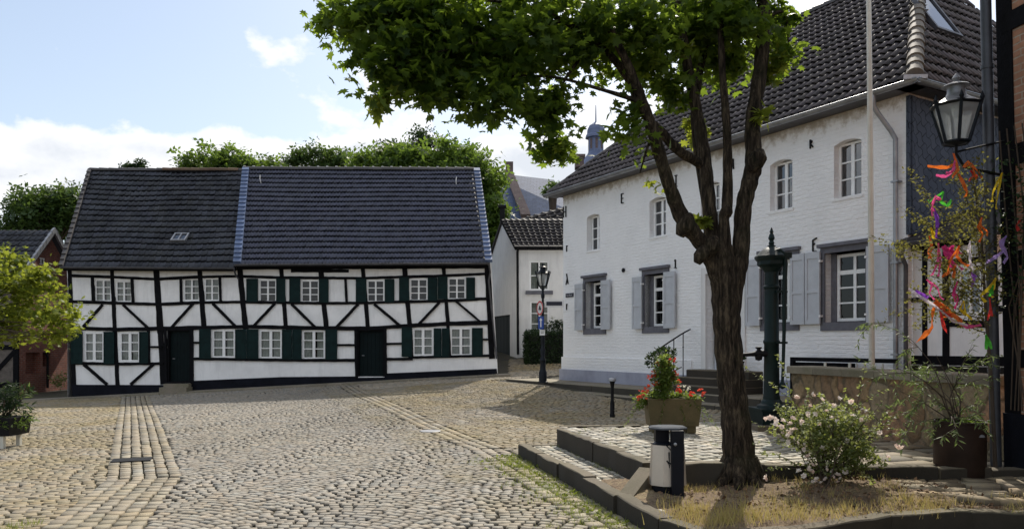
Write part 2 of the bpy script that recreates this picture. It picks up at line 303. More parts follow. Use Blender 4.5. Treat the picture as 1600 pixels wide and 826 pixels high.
class MB:
    def __init__(s): s.v = []; s.f = []; s.c = []
    def add(s, vs, fs, col=(1, 1, 1)):
        n = len(s.v); s.v += [tuple(p) for p in vs]; s.f += [tuple(i+n for i in f) for f in fs]; s.c += [col]*len(vs); return s
    def hexa(s, p, col=(1, 1, 1)):        # p[0:4] one face, p[4:8] the opposite, same order
        return s.add(p, [(3, 2, 1, 0), (4, 5, 6, 7), (0, 1, 5, 4), (1, 2, 6, 5), (2, 3, 7, 6), (3, 0, 4, 7)], col)
    def box(s, c, sz, rz=0, col=(1, 1, 1), taper=1.0):
        ca, sa = math.cos(rz), math.sin(rz); ps = []
        for z, k in ((-1, 1.0), (1, taper)):
            for x, y in ((-1, -1), (1, -1), (1, 1), (-1, 1)):
                a, b = x*sz[0]/2*k, y*sz[1]/2*k; ps.append((c[0]+a*ca-b*sa, c[1]+a*sa+b*ca, c[2]+z*sz[2]/2))
        return s.hexa(ps, col)
    def prism(s, pts, ext, col=(1, 1, 1)):
        pts = [np.asarray(p, float) for p in pts]; ext = np.asarray(ext, float); n = len(pts)
        vs = pts+[p+ext for p in pts]
        return s.add(vs, [tuple(range(n))[::-1], tuple(range(n, 2*n))]+[(i, (i+1) % n, n+(i+1) % n, n+i) for i in range(n)], col)
    def poly(s, pts, col=(1, 1, 1)): return s.add(pts, [tuple(range(len(pts)))], col)
    def rect(s, P, u0, u1, v0, v1, d0, d1, col=(1, 1, 1)):
        return s.hexa([P(u0, v0, d0), P(u1, v0, d0), P(u1, v1, d0), P(u0, v1, d0), P(u0, v0, d1), P(u1, v0, d1), P(u1, v1, d1), P(u0, v1, d1)], col)
    def bar(s, P, a, b, w, d0, d1, w2=None):
        a = np.asarray(a, float); b = np.asarray(b, float); t = b-a; t = t/np.linalg.norm(t); n = V(-t[1], t[0]); w2 = w2 or w
        q = [a+n*w/2, b+n*w2/2, b-n*w2/2, a-n*w/2]
        return s.hexa([P(x[0], x[1], d0) for x in q]+[P(x[0], x[1], d1) for x in q])
    def rough_bar(s, P, a, b, w, d0, d1, j=.1):
        a = np.asarray(a, float); b = np.asarray(b, float); L = np.linalg.norm(b-a); t = (b-a)/L; n = V(-t[1], t[0]); m = max(2, int(L/w/1.6)); e = [(random.uniform(-j, j)*w, random.uniform(-j, j)*w) for _ in range(m+1)]
        up = [a+t*L*i/m+n*(w/2+e[i][0]) for i in range(m+1)]; lo = [a+t*L*i/m-n*(w/2+e[i][1]) for i in range(m+1)]
        r = [[P(l[0], l[1], d0), P(u[0], u[1], d0), P(u[0], u[1], d1), P(l[0], l[1], d1)] for u, l in zip(up, lo)]
        return s.add([v for x in r for v in x], [(i*4+k, i*4+(k+1) % 4, i*4+4+(k+1) % 4, i*4+4+k) for i in range(m) for k in range(4)]+[(3, 2, 1, 0), tuple(m*4+k for k in range(4))])
    def tube(s, pts, rad, n=8, cap=True, wob=0.0):
        pts = [np.asarray(p, float) for p in pts]; m = len(pts)
        if not hasattr(rad, '__len__'): rad = [rad]*m
        up = None; base = len(s.v); vs = []; fs = []
        for i in range(m):
            t = unit(pts[min(i+1, m-1)]-pts[max(i-1, 0)])
            if up is None: up = unit(np.cross(t, V(0, 1, 0) if abs(t[1]) < .9 else V(1, 0, 0)))
            up = unit(up-t*np.dot(up, t)); w = np.cross(t, up)
            for k in range(n):
                a = 2*PI*k/n; r = rad[i]*(1+wob*(random.random()-.5)); vs.append(pts[i]+up*math.cos(a)*r+w*math.sin(a)*r)
        for i in range(m-1):
            for k in range(n): fs.append((i*n+k, i*n+(k+1) % n, (i+1)*n+(k+1) % n, (i+1)*n+k))
        if cap: fs += [tuple(range(n))[::-1], tuple((m-1)*n+k for k in range(n))]
        return s.add(vs, fs)
    def lathe(s, prof, c, n=16, rot=0.0, col=(1, 1, 1)):
        m = len(prof); vs = [(c[0]+r*math.cos(rot+2*PI*k/n), c[1]+r*math.sin(rot+2*PI*k/n), c[2]+z) for r, z in prof for k in range(n)]
        fs = [(i*n+k, i*n+(k+1) % n, (i+1)*n+(k+1) % n, (i+1)*n+k) for i in range(m-1) for k in range(n)]
        fs += [tuple(range(n))[::-1], tuple((m-1)*n+k for k in range(n))]
        return s.add(vs, fs, col)
    def sc(s, z0, k): s.v = [(x, y, z0+(z-z0)*k) for x, y, z in s.v]; return s
    def pieces(s, name, mat, parent=None, smooth=False, col=False):
        n = len(s.v); lab = list(range(n))
        def root(i):
            while lab[i] != i: lab[i] = lab[lab[i]]; i = lab[i]
            return i
        for f in s.f:
            for i in f[1:]: lab[root(i)] = root(f[0])
        comp = {}
        for f in s.f: comp.setdefault(root(f[0]), []).append(f)
        out = []
        for fs in comp.values():
            ids = sorted({i for f in fs for i in f}); mp = {i: k for k, i in enumerate(ids)}; q = MB(); q.v = [s.v[i] for i in ids]; q.c = [s.c[i] for i in ids]; q.f = [tuple(mp[i] for i in f) for f in fs]; out.append(q.build(name, mat, parent, smooth, col))
        return out
    def build(s, name, mat, parent=None, smooth=False, col=False):
        o = finish(name, s.v, s.f, mat, parent, smooth, s.c if col else None)
        if smooth: me = o.data; me.set_sharp_from_angle(angle=math.radians(38))
        return o
def clip_poly(poly, outline):             # convex clip (outline counter-clockwise)
    out = [V(*p) for p in poly]; n = len(outline)
    for i in range(n):
        a = V(*outline[i]); b = V(*outline[(i+1) % n]); e = b-a; inp = out; out = []
        if not inp: break
        f = lambda p: e[0]*(p[1]-a[1])-e[1]*(p[0]-a[0])
        for j in range(len(inp)):
            p, q = inp[j], inp[(j+1) % len(inp)]; fp, fq = f(p), f(q)
            if fp >= -1e-9: out.append(p)
            if (fp > 1e-9 and fq < -1e-9) or (fp < -1e-9 and fq > 1e-9): out.append(p+(q-p)*fp/(fp-fq))
    return out
def wall_holes(mb, outline, holes, P, reveal, d=0.0):
    area = sum(outline[i][0]*outline[(i+1) % len(outline)][1]-outline[(i+1) % len(outline)][0]*outline[i][1] for i in range(len(outline)))
    if area < 0: outline = outline[::-1]
    us = sorted({round(x, 4) for h in holes for x in h[:2]} | {min(p[0] for p in outline), max(p[0] for p in outline)})
    vs = sorted({round(x, 4) for h in holes for x in h[2:]} | {min(p[1] for p in outline), max(p[1] for p in outline)})
    for i in range(len(us)-1):
        for j in range(len(vs)-1):
            cu, cv = (us[i]+us[i+1])/2, (vs[j]+vs[j+1])/2
            if any(h[0] < cu < h[1] and h[2] < cv < h[3] for h in holes): continue
            pl = clip_poly([(us[i], vs[j]), (us[i+1], vs[j]), (us[i+1], vs[j+1]), (us[i], vs[j+1])], outline)
            if len(pl) > 2: mb.poly([P(p[0], p[1], d) for p in pl])
    for h in holes:
        q = [(h[0], h[2]), (h[1], h[2]), (h[1], h[3]), (h[0], h[3])]
        for k in range(4):
            a, b = q[k], q[(k+1) % 4]; mb.poly([P(a[0], a[1], d), P(b[0], b[1], d), P(b[0], b[1], d-reveal), P(a[0], a[1], d-reveal)])
def window(P, u0, u1, v0, v1, parent, k=1.0, cols=2, rows=3, d=0.0, fw=.06, mw=.028, transom=None, curtain=False, mid=1.0, glass='glass', sill=False):
    """k: units of (u,v) per metre; d: outward offset of the frame's front"""
    if v1 < v0: v0, v1 = v1, v0
    F, m = fw*k, mw*k; mb = MB()
    mb.rect(P, u0, u1, v0, v0+F, d-.06, d); mb.rect(P, u0, u1, v1-F, v1, d-.06, d)
    mb.rect(P, u0, u0+F, v0+F, v1-F, d-.06, d-.001); mb.rect(P, u1-F, u1, v0+F, v1-F, d-.06, d-.001)
    for c in range(1, cols):
        x = u0+F+(u1-u0-2*F)*c/cols; ww = m*mid*(1.9 if c*2 == cols else 1); mb.rect(P, x-ww/2, x+ww/2, v0+F, v1-F, d-.05, d-.006)
    ys = [v0+F+(v1-v0-2*F)*r/rows for r in range(1, rows)]
    for i, y in enumerate(ys):
        w_ = m if transom != i else m*2.6; mb.rect(P, u0+F, u1-F, y-w_/2, y+w_/2, d-.048, d-.010)
    w = mb.build('window', 'whitepaint', parent)
    g = MB(); g.poly([P(u0+F/2, v0+F/2, d-.035), P(u1-F/2, v0+F/2, d-.035), P(u1-F/2, v1-F/2, d-.035), P(u0+F/2, v1-F/2, d-.035)]); g.build('pane', glass, w)
    if curtain:
        c = MB(); n = 10
        for side in (0, 1):
            span = (u1-u0-2*F)*(.36+.1*random.random()); xs = [(u0+F+span*i/n) if side == 0 else (u1-F-span*i/n) for i in range(n+1)]
            for i in range(n):
                a, b = xs[i], xs[i+1]; o1, o2 = .012*math.sin(i*2.1), .012*math.sin((i+1)*2.1)
                c.poly([P(a, v0+F/2, d-.11+o1), P(b, v0+F/2, d-.11+o2), P(b, v1-F/2, d-.11+o2), P(a, v1-F/2, d-.11+o1)])
        c.build('curtain', 'curtain', w)
    return w
PRO = [(0, 0.1), (.18, -.12), (.36, -.22), (.52, -.15), (.64, .25), (.76, .85), (.88, 1.0), (1.0, .45)]
PRO2 = [(0, -.22), (.1, -.12), (.2, .35), (.3, .9), (.4, 1.0), (.55, .72), (.75, .22), (.9, -.1), (1.0, -.22)]
def tiles(name, S, N, nu, nv, parent, mat, amp=.035, lip=.03, u_ok=None, colvar=.35, patch=.25, pro=None, dark=.84, rib=0.0):
    """S(u,v): a point of the roof plane, u in tiles, v in courses"""
    N = np.asarray(N, float); vs = []; fs = []; cs = []; PR = pro or PRO; k = len(PR)
    for j in range(nv):
        for i in range(nu):
            if u_ok and not u_ok(i+.5, j+.5): continue
            a = random.random(); cv = 1+colvar*(a-.5)*2+patch*math.sin(i*.35+2*math.sin(j*.4))*math.sin(j*.5+i*.12); cc = (cv, cv*(1+.04*(random.random()-.5)), cv*(1+.06*(random.random()-.5)))
            lj = lip*(1+.5*(random.random()-.5)); sl = .03*(random.random()-.5); b = len(vs)
            for (vv, hh, cl) in ((j-.02+sl, lj-.016, .5), (j-.02+sl, lj, 1.0), (j+dark, lj*.12, 1.0), (j+dark+.05, lj*.08, .12), (j+1.08, -.004, .08)):  # lip shadow painted in: near-black rows where the next course overlaps
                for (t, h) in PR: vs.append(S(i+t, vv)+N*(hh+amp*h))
                cs += [tuple(q*cl*(1+rib*max(0, h)**2) for q in cc) for (t, h) in PR]  # rib: sun glints put into the tile colour as paler ribs
            for r in range(4):
                for q in range(k-1): fs.append((b+r*k+q, b+r*k+q+1, b+(r+1)*k+q+1, b+(r+1)*k+q))
    return finish(name, np.array(vs), np.array(fs), mat, parent, False, cs, uv=False)
def ridge_caps(name, a, b, parent, mat, r=.11, L=.36, mortar=None, jit=.01):
    a = np.asarray(a, float); b = np.asarray(b, float); D = np.linalg.norm(b-a); n = max(1, int(D/L)); t = (b-a)/D
    side = unit(np.cross(t, V(0, 0, 1))); up = unit(np.cross(side, t)); mb = MB(); mm = MB()
    for i in range(n):
        p0 = a+t*D*i/n; p1 = a+t*D*(i+1.08)/n; cv = .7+.6*random.random(); j0 = up*jit*(random.random()-.5)
        vs = []; K = 9
        for p, rr in ((p0, r*1.12), (p1, r*.92)):
            for q in range(K): an = PI*1.1*q/(K-1)-PI*.05; vs.append(p+j0+side*math.cos(an)*rr+up*(math.sin(an)*rr-.02))
        mb.add(vs, [(q, q+1, K+q+1, K+q) for q in range(K-1)]+[tuple(range(K))], (cv, cv, cv))
        if mortar: mm.box(p0+up*(r*.9), (.07, .07, .045))
    o = mb.build(name, mat, parent, True, True)
    if mortar: mm.build('ridge_mortar', mortar, o)
    return o
# ------------------------------------------------------------------ foliage
def T_leaf(kind):
    if kind == 'maple':
        pts = [(0, 0), (.28, -.1), (.22, .12), (.55, .12), (.36, .34), (.52, .62), (.2, .55), (0, 1.0), (-.2, .55), (-.52, .62), (-.36, .34), (-.55, .12), (-.22, .12), (-.28, -.1)]
        c = (0, .3, .04); v = [(x, y, -.14*(x*x*2+(y-.4)**2)) for x, y in pts]+[c]; n = len(pts)
        return np.array(v), np.array([(n, i, (i+1) % n) for i in range(n)])
    if kind == 'oval':
        return np.array([(0, 0, 0), (.3, .45, -.05), (0, 1, -.06), (-.3, .45, -.05), (0, .5, .04)]), np.array([(4, 0, 1), (4, 1, 2), (4, 2, 3), (4, 3, 0)])
    if kind == 'narrow':
        return np.array([(0, 0, 0), (.1, .4, 0), (0, 1, -.12), (-.1, .4, 0)]), np.array([(0, 1, 2), (0, 2, 3)])
    if kind == 'blade':
        return np.array([(-.03, 0, 0), (.03, 0, 0), (.018, .55, .06), (-.018, .55, .06), (0, 1, .25)]), np.array([(0, 1, 2), (0, 2, 3), (3, 2, 4)])
    if kind == 'tuft':
        v = []; f = []
        for k in range(3):
            a = k*2.1; b = len(v); d = V(math.cos(a), math.sin(a), .35*(k-1)); s = unit(np.cross(d, V(0, 0, 1)))
            v += [d*0, d*.5+s*.28, d*1.0, d*.5-s*.28]; f += [(b, b+1, b+2), (b, b+2, b+3)]
        return np.array(v), np.array(f)
    if kind == 'petals':
        v = []; f = []
        for k in range(6):
            a = k*PI/3; r = 1.0; b = len(v); v += [(0, 0, -.1), (.75*math.cos(a-.5), .75*math.sin(a-.5), .3), (1*math.cos(a), 1*math.sin(a), .5), (.75*math.cos(a+.5), .75*math.sin(a+.5), .3)]; f += [(b, b+1, b+2), (b, b+2, b+3)]
        for k in range(4):
            a = k*PI/2+.4; b = len(v); v += [(0, 0, 0), (.4*math.cos(a-.7), .4*math.sin(a-.7), .6), (.3*math.cos(a), .3*math.sin(a), .8), (.4*math.cos(a+.7), .4*math.sin(a+.7), .6)]; f += [(b, b+1, b+2), (b, b+2, b+3)]
        return np.array(v), np.array(f)
def scatter(name, P, kind, size, mat, parent=None, droop=.5, out=None, svar=.35, upright=False, colbase=None):
    """leaf-shaped faces at points P; droop: how far tips hang; out: outward directions"""
    P = np.asarray(P, float); n = len(P); tv, tf = T_leaf(kind)
    if upright:
        az = rng.uniform(0, 2*PI, n); y = np.stack([np.cos(az)*.45, np.sin(az)*.45, np.ones(n)], 1)
    else:
        y = rng.normal(size=(n, 3)); y[:, 2] *= .6; y[:, 2] -= droop
        if out is not None: y += out*.9
    y /= np.linalg.norm(y, axis=1)[:, None]
    z = rng.normal(size=(n, 3))*.6+np.array([0, 0, 1.0]); z -= y*(z*y).sum(1)[:, None]; z /= np.maximum(np.linalg.norm(z, axis=1), 1e-6)[:, None]
    x = np.cross(y, z); s = size*(1+svar*rng.uniform(-1, 1, n))
    R = np.stack([x, y, z], 2)
    vv = np.einsum('nij,kj->nki', R, tv)*s[:, None, None]+P[:, None, :]
    k = len(tv); ff = (tf[None]+(np.arange(n)*k)[:, None, None]).reshape(-1, 3)
    c = rng.uniform(0, 1, n) if colbase is None else np.clip(colbase+rng.normal(0, .25, n), 0, 1)
    cc = np.repeat(np.stack([c, c, c], 1), k, axis=0)
    return finish(name, vv.reshape(-1, 3), ff, mat, parent, False, cc, uv=False)
def crown_points(blobs, nclump, per, cr, flat=.6, shell=.55):
    """blobs: (centre, radii); clumps sit near each blob's surface; returns points, outward dirs, tone"""
    w = np.array([b[1][0]*b[1][1]*b[1][2] for b in blobs])**(2/3); w /= w.sum(); pts = []; outs = []; tone = []
    idx = rng.choice(len(blobs), nclump, p=w)
    for i in idx:
        c, r = np.asarray(blobs[i][0], float), np.asarray(blobs[i][1], float); d = unit(rng.normal(size=3)); q = shell+(1-shell)*rng.random()**.7
        cc = c+d*r*q; k = int(per*(.6+.8*rng.random())); R = cr*(.6+.8*rng.random())
        p = rng.normal(size=(k, 3))*np.array([R, R, R*flat])*.55+cc; pts.append(p); o = (p-c)/r; o /= np.maximum(np.linalg.norm(o, axis=1), .1)[:, None]; outs.append(o)
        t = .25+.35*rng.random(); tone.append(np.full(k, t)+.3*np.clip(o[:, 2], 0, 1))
    return np.concatenate(pts), np.concatenate(outs), np.concatenate(tone)
# ------------------------------------------------------------------ terrain
CP = np.array([(-9, 2, 0), (0, 2, 0), (7, 2, .05), (-7, 7, 0), (-3, 7, 0), (0, 7, 0), (3, 7, .02), (6, 9, .1), (-12, 12, -.02), (-6, 12, -.02), (0, 11.5, 0), (4, 14, .22), (5, 17, .3),
  (2.1, 16, .08), (-14, 17, -.1), (-6, 17, 0), (0, 17, .08), (-10, 21, -.12), (-4, 22, .12), (0, 21, .3), (-20, 21, -.2), (-16, 25.6, -.27), (-12, 25.6, -.1), (-8, 25.6, .1), (-4, 25.6, .31), (-.5, 25.6, .49),
  (.9, 22.4, .44), (1.5, 27, .62), (1.2, 29.5, .98), (1.2, 32.5, 1.27), (5, 30, 1.1), (8, 22, .5), (-18, 30, -.22), (-16, 34, -.1), (-24, 30, -.3), (0, 40, 1.8), (12, 38, 1.5), (-20, 42, .2), (12, 12, .2), (12, 4, .1), (-20, 8, -.05), (20, 25, .5)], float)
def _k(r): return r**3
_A = np.zeros((len(CP)+3, len(CP)+3)); _d = np.linalg.norm(CP[:, None, :2]-CP[None, :, :2], axis=2); _A[:len(CP), :len(CP)] = _k(_d)/1000.0+np.eye(len(CP))*.004
_A[:len(CP), -3:] = np.c_[np.ones(len(CP)), CP[:, :2]/20]; _A[-3:, :len(CP)] = _A[:len(CP), -3:].T
_W = np.linalg.solve(_A, np.r_[CP[:, 2], 0, 0, 0])
def hz(x, y):
    x = np.atleast_1d(np.asarray(x, float)); y = np.atleast_1d(np.asarray(y, float)); xc = np.clip(x, -24, 16); yc = np.clip(y, 0, 42)
    r = np.sqrt((xc[:, None]-CP[None, :, 0])**2+(yc[:, None]-CP[None, :, 1])**2)
    return _k(r)/1000.0 @ _W[:len(CP)]+_W[-3]+_W[-2]*xc/20+_W[-1]*yc/20
def hz1(x, y): return float(hz(x, y)[0])
# kerb lines (plan)
K1 = [(.165, 11.05), (1.26, 6.3), (1.56, 5.75), (2.13, 5.93), (3.13, 6.45), (3.9, 6.62), (4.75, 6.45), (5.6, 6.4)]
K2 = [(.72, 10.95), (1.42, 7.9)]
PLAT = [(.72, 11.0), (1.42, 7.92), (1.75, 7.86), (3.4, 7.95), (4.4, 8.0), (5.7, 8.25), (5.5, 12.9), (3.0, 12.4), (1.9, 11.35)]
LOW = [(.165, 11.05), (1.26, 6.35), (1.6, 7.0), (1.42, 7.9), (.72, 11.0)]
BED = [(1.26, 6.3), (1.56, 5.75), (2.13, 5.93), (3.13, 6.45), (3.9, 6.62), (4.75, 6.45), (5.6, 6.4), (5.7, 8.3), (1.42, 7.95), (.9, 8.2)]
FULL = [(.12, 11.1), (1.22, 6.25), (1.56, 5.65), (2.13, 5.85), (3.13, 6.37), (3.9, 6.54), (4.75, 6.37), (5.6, 6.3), (5.9, 8.3), (5.6, 12.95), (3.0, 12.5), (1.8, 11.4)]
def inside(P, x, y):
    x = np.asarray(x, float); y = np.asarray(y, float); r = np.zeros(x.shape, bool); n = len(P)
    for i in range(n):
        (x0, y0), (x1, y1) = P[i], P[(i+1) % n]
        c = ((y0 > y) != (y1 > y)) & (x < (x1-x0)*(y-y0)/((y1-y0) if y1 != y0 else 1e-9)+x0); r ^= c
    return r
def segdist(pl, x, y):
    """signed side and distance to a polyline, and the run along it"""
    best = np.full(x.shape, 1e9); side = np.zeros(x.shape); run = np.zeros(x.shape); ang = np.zeros(x.shape); acc = 0
    for i in range(len(pl)-1):
        a = V(*pl[i]); b = V(*pl[i+1]); e = b-a; L = np.linalg.norm(e); e = e/L; lo = -1e3 if i == 0 else 0; hi = 1e3 if i == len(pl)-2 else L
        px, py = x-a[0], y-a[1]; t = np.clip(px*e[0]+py*e[1], lo, hi); dx, dy = px-e[0]*t, py-e[1]*t; d = np.hypot(dx, dy); s = np.sign(e[0]*py-e[1]*px)
        k = d < best; best = np.where(k, d, best); side = np.where(k, s, side); run = np.where(k, acc+t, run); ang = np.where(k, math.atan2(e[1], e[0]), ang); acc += L
    return best*side, run, ang
SL = [(-12.9, 26.3), (-4.45, 9.3), (-3.45, 6.0), (-2.9, 3.0)]       # left gutter band, centre line
SR = [(-5.6, 26.0), (-4.7, 23.5), (-.4, 11.85), (.95, 6.67), (1.5, 3.5)]   # right band beside the steps
# ground sheets
xs = np.unique(np.concatenate([np.linspace(-24, 16, 101), np.linspace(-400, -24, 12), np.linspace(16, 400, 12)])); ys = np.unique(np.concatenate([np.linspace(-2, 42, 111), np.linspace(-60, -2, 5), np.linspace(42, 600, 16)]))
X, Y = np.meshgrid(xs, ys); Z = hz(X.ravel(), Y.ravel())-.03
far = np.clip((Y.ravel()-42)/60, 0, 1); Z = Z+far*3
nx, ny = len(xs), len(ys); ii = np.arange(nx*ny).reshape(ny, nx)
q = np.stack([ii[:-1, :-1], ii[:-1, 1:], ii[1:, 1:], ii[1:, :-1]], -1).reshape(-1, 4)
tag(finish('ground', np.stack([X.ravel(), Y.ravel(), Z], 1), q, 'ground', None, True), kind='structure')
def stones(name, x, y, ang, sx, sy, z, mat, cols, parent=None, rnd=.006, height=.03, tilt=.022, inset=.1, kind='structure', dk=.12):
    n = len(x); sx = np.broadcast_to(sx, n); sy = np.broadcast_to(sy, n); ang = np.broadcast_to(ang, n)
    cx = np.array([-1, 1, 1, -1])/2; cy = np.array([-1, -1, 1, 1])/2
    lo = np.stack([cx[None]*sx[:, None], cy[None]*sy[:, None]], -1)+rng.normal(0, rnd, (n, 4, 2))
    hi = lo*(1-inset); tl = rng.normal(0, tilt, (n, 2)); zz = z+rng.normal(0, .0022, n)
    vs = np.zeros((n, 8, 3)); ca, sa = np.cos(ang)[:, None], np.sin(ang)[:, None]
    for k, (q_, dz) in enumerate(((lo, -height), (hi, 0.0))):
        vs[:, k*4:k*4+4, 0] = x[:, None]+q_[..., 0]*ca-q_[..., 1]*sa; vs[:, k*4:k*4+4, 1] = y[:, None]+q_[..., 0]*sa+q_[..., 1]*ca
        vs[:, k*4:k*4+4, 2] = zz[:, None]+dz+(q_*tl[:, None, :]).sum(-1)
    # centre point makes the top domed
    ct = vs[:, 4:8].mean(1)+np.array([0, 0, .0025]); vs = np.concatenate([vs, ct[:, None]], 1)
    f = [(0, 1, 5, 4), (1, 2, 6, 5), (2, 3, 7, 6), (3, 0, 4, 7), (4, 5, 8, 8), (5, 6, 8, 8), (6, 7, 8, 8), (7, 4, 8, 8)]
    tri = []
    for a in f: tri += [(a[0], a[1], a[2])]+([(a[0], a[2], a[3])] if a[2] != a[3] else [])
    F = (np.array(tri)[None]+(np.arange(n)*9)[:, None, None]).reshape(-1, 3)
    cr = np.repeat(cols, 9, axis=0).reshape(n, 9, 4).copy(); cr[:, :4, :3] *= dk  # joint shade painted in: foot of each stone darkened
    o = finish(name, vs.reshape(-1, 3), F, mat, parent, False, cr.reshape(-1, 4), uv=False)
    return tag(o, kind=kind) if kind else o
def stone_cols(n, x, y, warm=0.0, moss=.3, var=.11):
    v = np.clip(rng.normal(1, var, n), .45, 1.6); h = rng.normal(0, .035, n)
    return np.stack([v*(1+h+warm*.12), v, v*(1-h-warm*.22), np.broadcast_to(moss, n)], 1)
HOUSE_T = lambda x, y: (x < -.1) & (y > 25.95)
def wall_off(x, y):    # signed distance in front of the white house's long wall
    return -((x-1.6)*.867+(y-24)*.498), (x-1.6)*.498-(y-24)*.867
def road_ok(x, y):
    d, s = wall_off(x, y)
    ok = (np.abs(x/np.maximum(y, .5)) < .92) & (y > 4.0) & (y < 30.5) & ~inside(FULL, x, y) & ~HOUSE_T(x, y)
    ok &= ~((d < 1.55) & (s > -1.9)); ok &= ~((x > 4.4) & (y < 9)); return ok
def grid_rows(x0, x1, y0, y1, sx, sy, rot, arc=0.0, period=1.7):
    cx, cy = (x0+x1)/2, (y0+y1)/2; L = math.hypot(x1-x0, y1-y0)/2; n, m = int(2*L/sx), int(2*L/sy)
    I, J = np.meshgrid(np.arange(n), np.arange(m)); u = (I-n/2+.5*(J % 2)+rng.normal(0, .1, I.shape))*sx; v = (J-m/2)*sy; a = np.zeros(u.shape)
    u = u+ (rng.normal(0, .3, (m, 1))*sx)
    if arc:
        ph = ((u/period) % 1)*2-1; v = v-arc*ph**2; a = np.arctan(-arc*4*ph/period)
    ca, sa = math.cos(rot), math.sin(rot); x = cx+u*ca-v*sa; y = cy+u*sa+v*ca; return x.ravel(), y.ravel(), (a+rot).ravel()
# main carriageway
x, y, a = grid_rows(-15, 6, 4, 27, .112, .103, math.radians(-9), .36, 1.7)
dl, _, _ = segdist(SL, x, y); dr, _, _ = segdist(SR, x, y)
# polylines run towards the camera: right-hand side (road) of SL is side>0 when x larger
k = road_ok(x, y) & (dl > .42) & (dr < -.28)
x, y, a = x[k], y[k], a[k]; n = len(x)
big = np.sin(x*.9+1)*np.sin(y*.45)*.08; c = stone_cols(n, x, y, .1, .22+.4*(np.abs(dr[k]) < 1.0)); c[:, :3] *= (1+big)[:, None]
stones('carriageway_cobbles', x, y, a, .105*rng.uniform(.84, 1.04, n), .096*rng.uniform(.88, 1.03, n), hz(x, y), 'cobble', c)
print('carriageway', n)
# parking side, mossy
x, y, a = grid_rows(-19, -2, 4, 27, .125, .105, math.radians(24)); dl, _, _ = segdist(SL, x, y)
k = road_ok(x, y) & (dl < -.42); x, y, a = x[k], y[k], a[k]; n = len(x)
stones('parking_cobbles', x, y, a, .122*rng.uniform(.86, 1.05, n), .102*rng.uniform(.88, 1.04, n), hz(x, y)-.004, 'cobble', stone_cols(n, x, y, .45, .95), dk=.45, inset=.07); print('parking', n)
# mossy apron between the houses
x, y, a = grid_rows(-6, 6, 4, 30, .14, .115, math.radians(-28)); dr, _, _ = segdist(SR, x, y)
k = road_ok(x, y) & (dr > .28); x, y, a = x[k], y[k], a[k]; n = len(x)
path = (y > 25.3+.25*x) & (y < 27.3+.25*x); mo = np.where(path, .1, .9)
c = stone_cols(n, x, y, .5, mo); c[:, :3] *= np.where(path, 1.25, 1.0)[:, None]
stones('apron_cobbles', x, y, a, .132*rng.uniform(.8, 1.06, n), .106*rng.uniform(.85, 1.05, n), hz(x, y)-.002, 'cobble', c, dk=.35); print('apron', n)
def band(name, pl, width, rows, L, warm, moss):
    xs_, ys_, an_ = [], [], []; rw = width/rows
    for i in range(len(pl)-1):
        a_, b_ = V(*pl[i]), V(*pl[i+1]); e = b_-a_; D = np.linalg.norm(e); e = e/D; nn = V(-e[1], e[0])
        for r in range(rows):
            off = (r+.5)*rw-width/2; t = rng.uniform(0, L)
            while t < D: p = a_+e*t+nn*off; xs_.append(p[0]); ys_.append(p[1]); an_.append(math.atan2(e[1], e[0])); t += L
    x, y, a = np.array(xs_), np.array(ys_), np.array(an_); k = road_ok(x, y); x, y, a = x[k], y[k], a[k]; n = len(x)
    stones(name, x, y, a, L*.93*rng.uniform(.92, 1.04, n), rw*.9*rng.uniform(.92, 1.03, n), hz(x, y)+.002, 'cobble', stone_cols(n, x, y, warm, moss, .12), inset=.06, dk=.35)
band('left_gutter_band', SL, .84, 6, .19, .3, .55); band('right_gutter_band', SR, .5, 3, .19, .3, .8)
# low tier and platform
def plz(x, y): return .40-.028*(np.asarray(x, float)-1.4)
x, y, a = grid_rows(0, 2, 6, 11.3, .17, .12, math.radians(-76)); k = inside(LOW, x, y); x, y, a = x[k], y[k], a[k]; n = len(x)
stones('lower_tier_cobbles', x, y, a, .16*rng.uniform(.85, 1.04, n), .11, .155+0*x, 'cobble_pale', stone_cols(n, x, y, .2, .6))
x, y, a = grid_rows(.5, 6, 7.5, 13.5, .16, .125, math.radians(-76)); k = inside(PLAT, x, y) & (x < 3.6); x, y, a = x[k], y[k], a[k]; n = len(x)
stones('platform_cobbles', x, y, a, .147*rng.uniform(.8, 1.04, n), .115*rng.uniform(.9, 1.05, n), plz(x, y), 'cobble_pale', stone_cols(n, x, y, .2, .7, .2))
x, y, a = grid_rows(3, 6.2, 6.3, 13.2, .46, .34, math.radians(12)); k = inside(PLAT, x, y) & (x >= 3.6); x, y, a = x[k], y[k], a[k]; n = len(x)
stones('platform_flagstones', x, y, a, .45*rng.uniform(.75, 1.02, n), .33*rng.uniform(.8, 1.02, n), plz(x, y), 'flag', stone_cols(n, x, y, .4, .8, .2), rnd=.03, tilt=.015, inset=.08)
mb = MB(); mb.prism([(p[0], p[1], -.1) for p in LOW], (0, 0, .235)); tag(mb.build('lower_tier_bedding', 'soil'), kind='structure')
mb = MB(); vs = [(p[0], p[1], -.1) for p in PLAT]; top = [(p[0], p[1], float(plz(p[0], 0))-.026) for p in PLAT]; nP = len(PLAT)
mb.add(vs+top, [tuple(range(nP))[::-1], tuple(range(nP, 2*nP))]+[(i, (i+1) % nP, nP+(i+1) % nP, nP+i) for i in range(nP)]); tag(mb.build('platform_bedding', 'soil'), kind='structure')
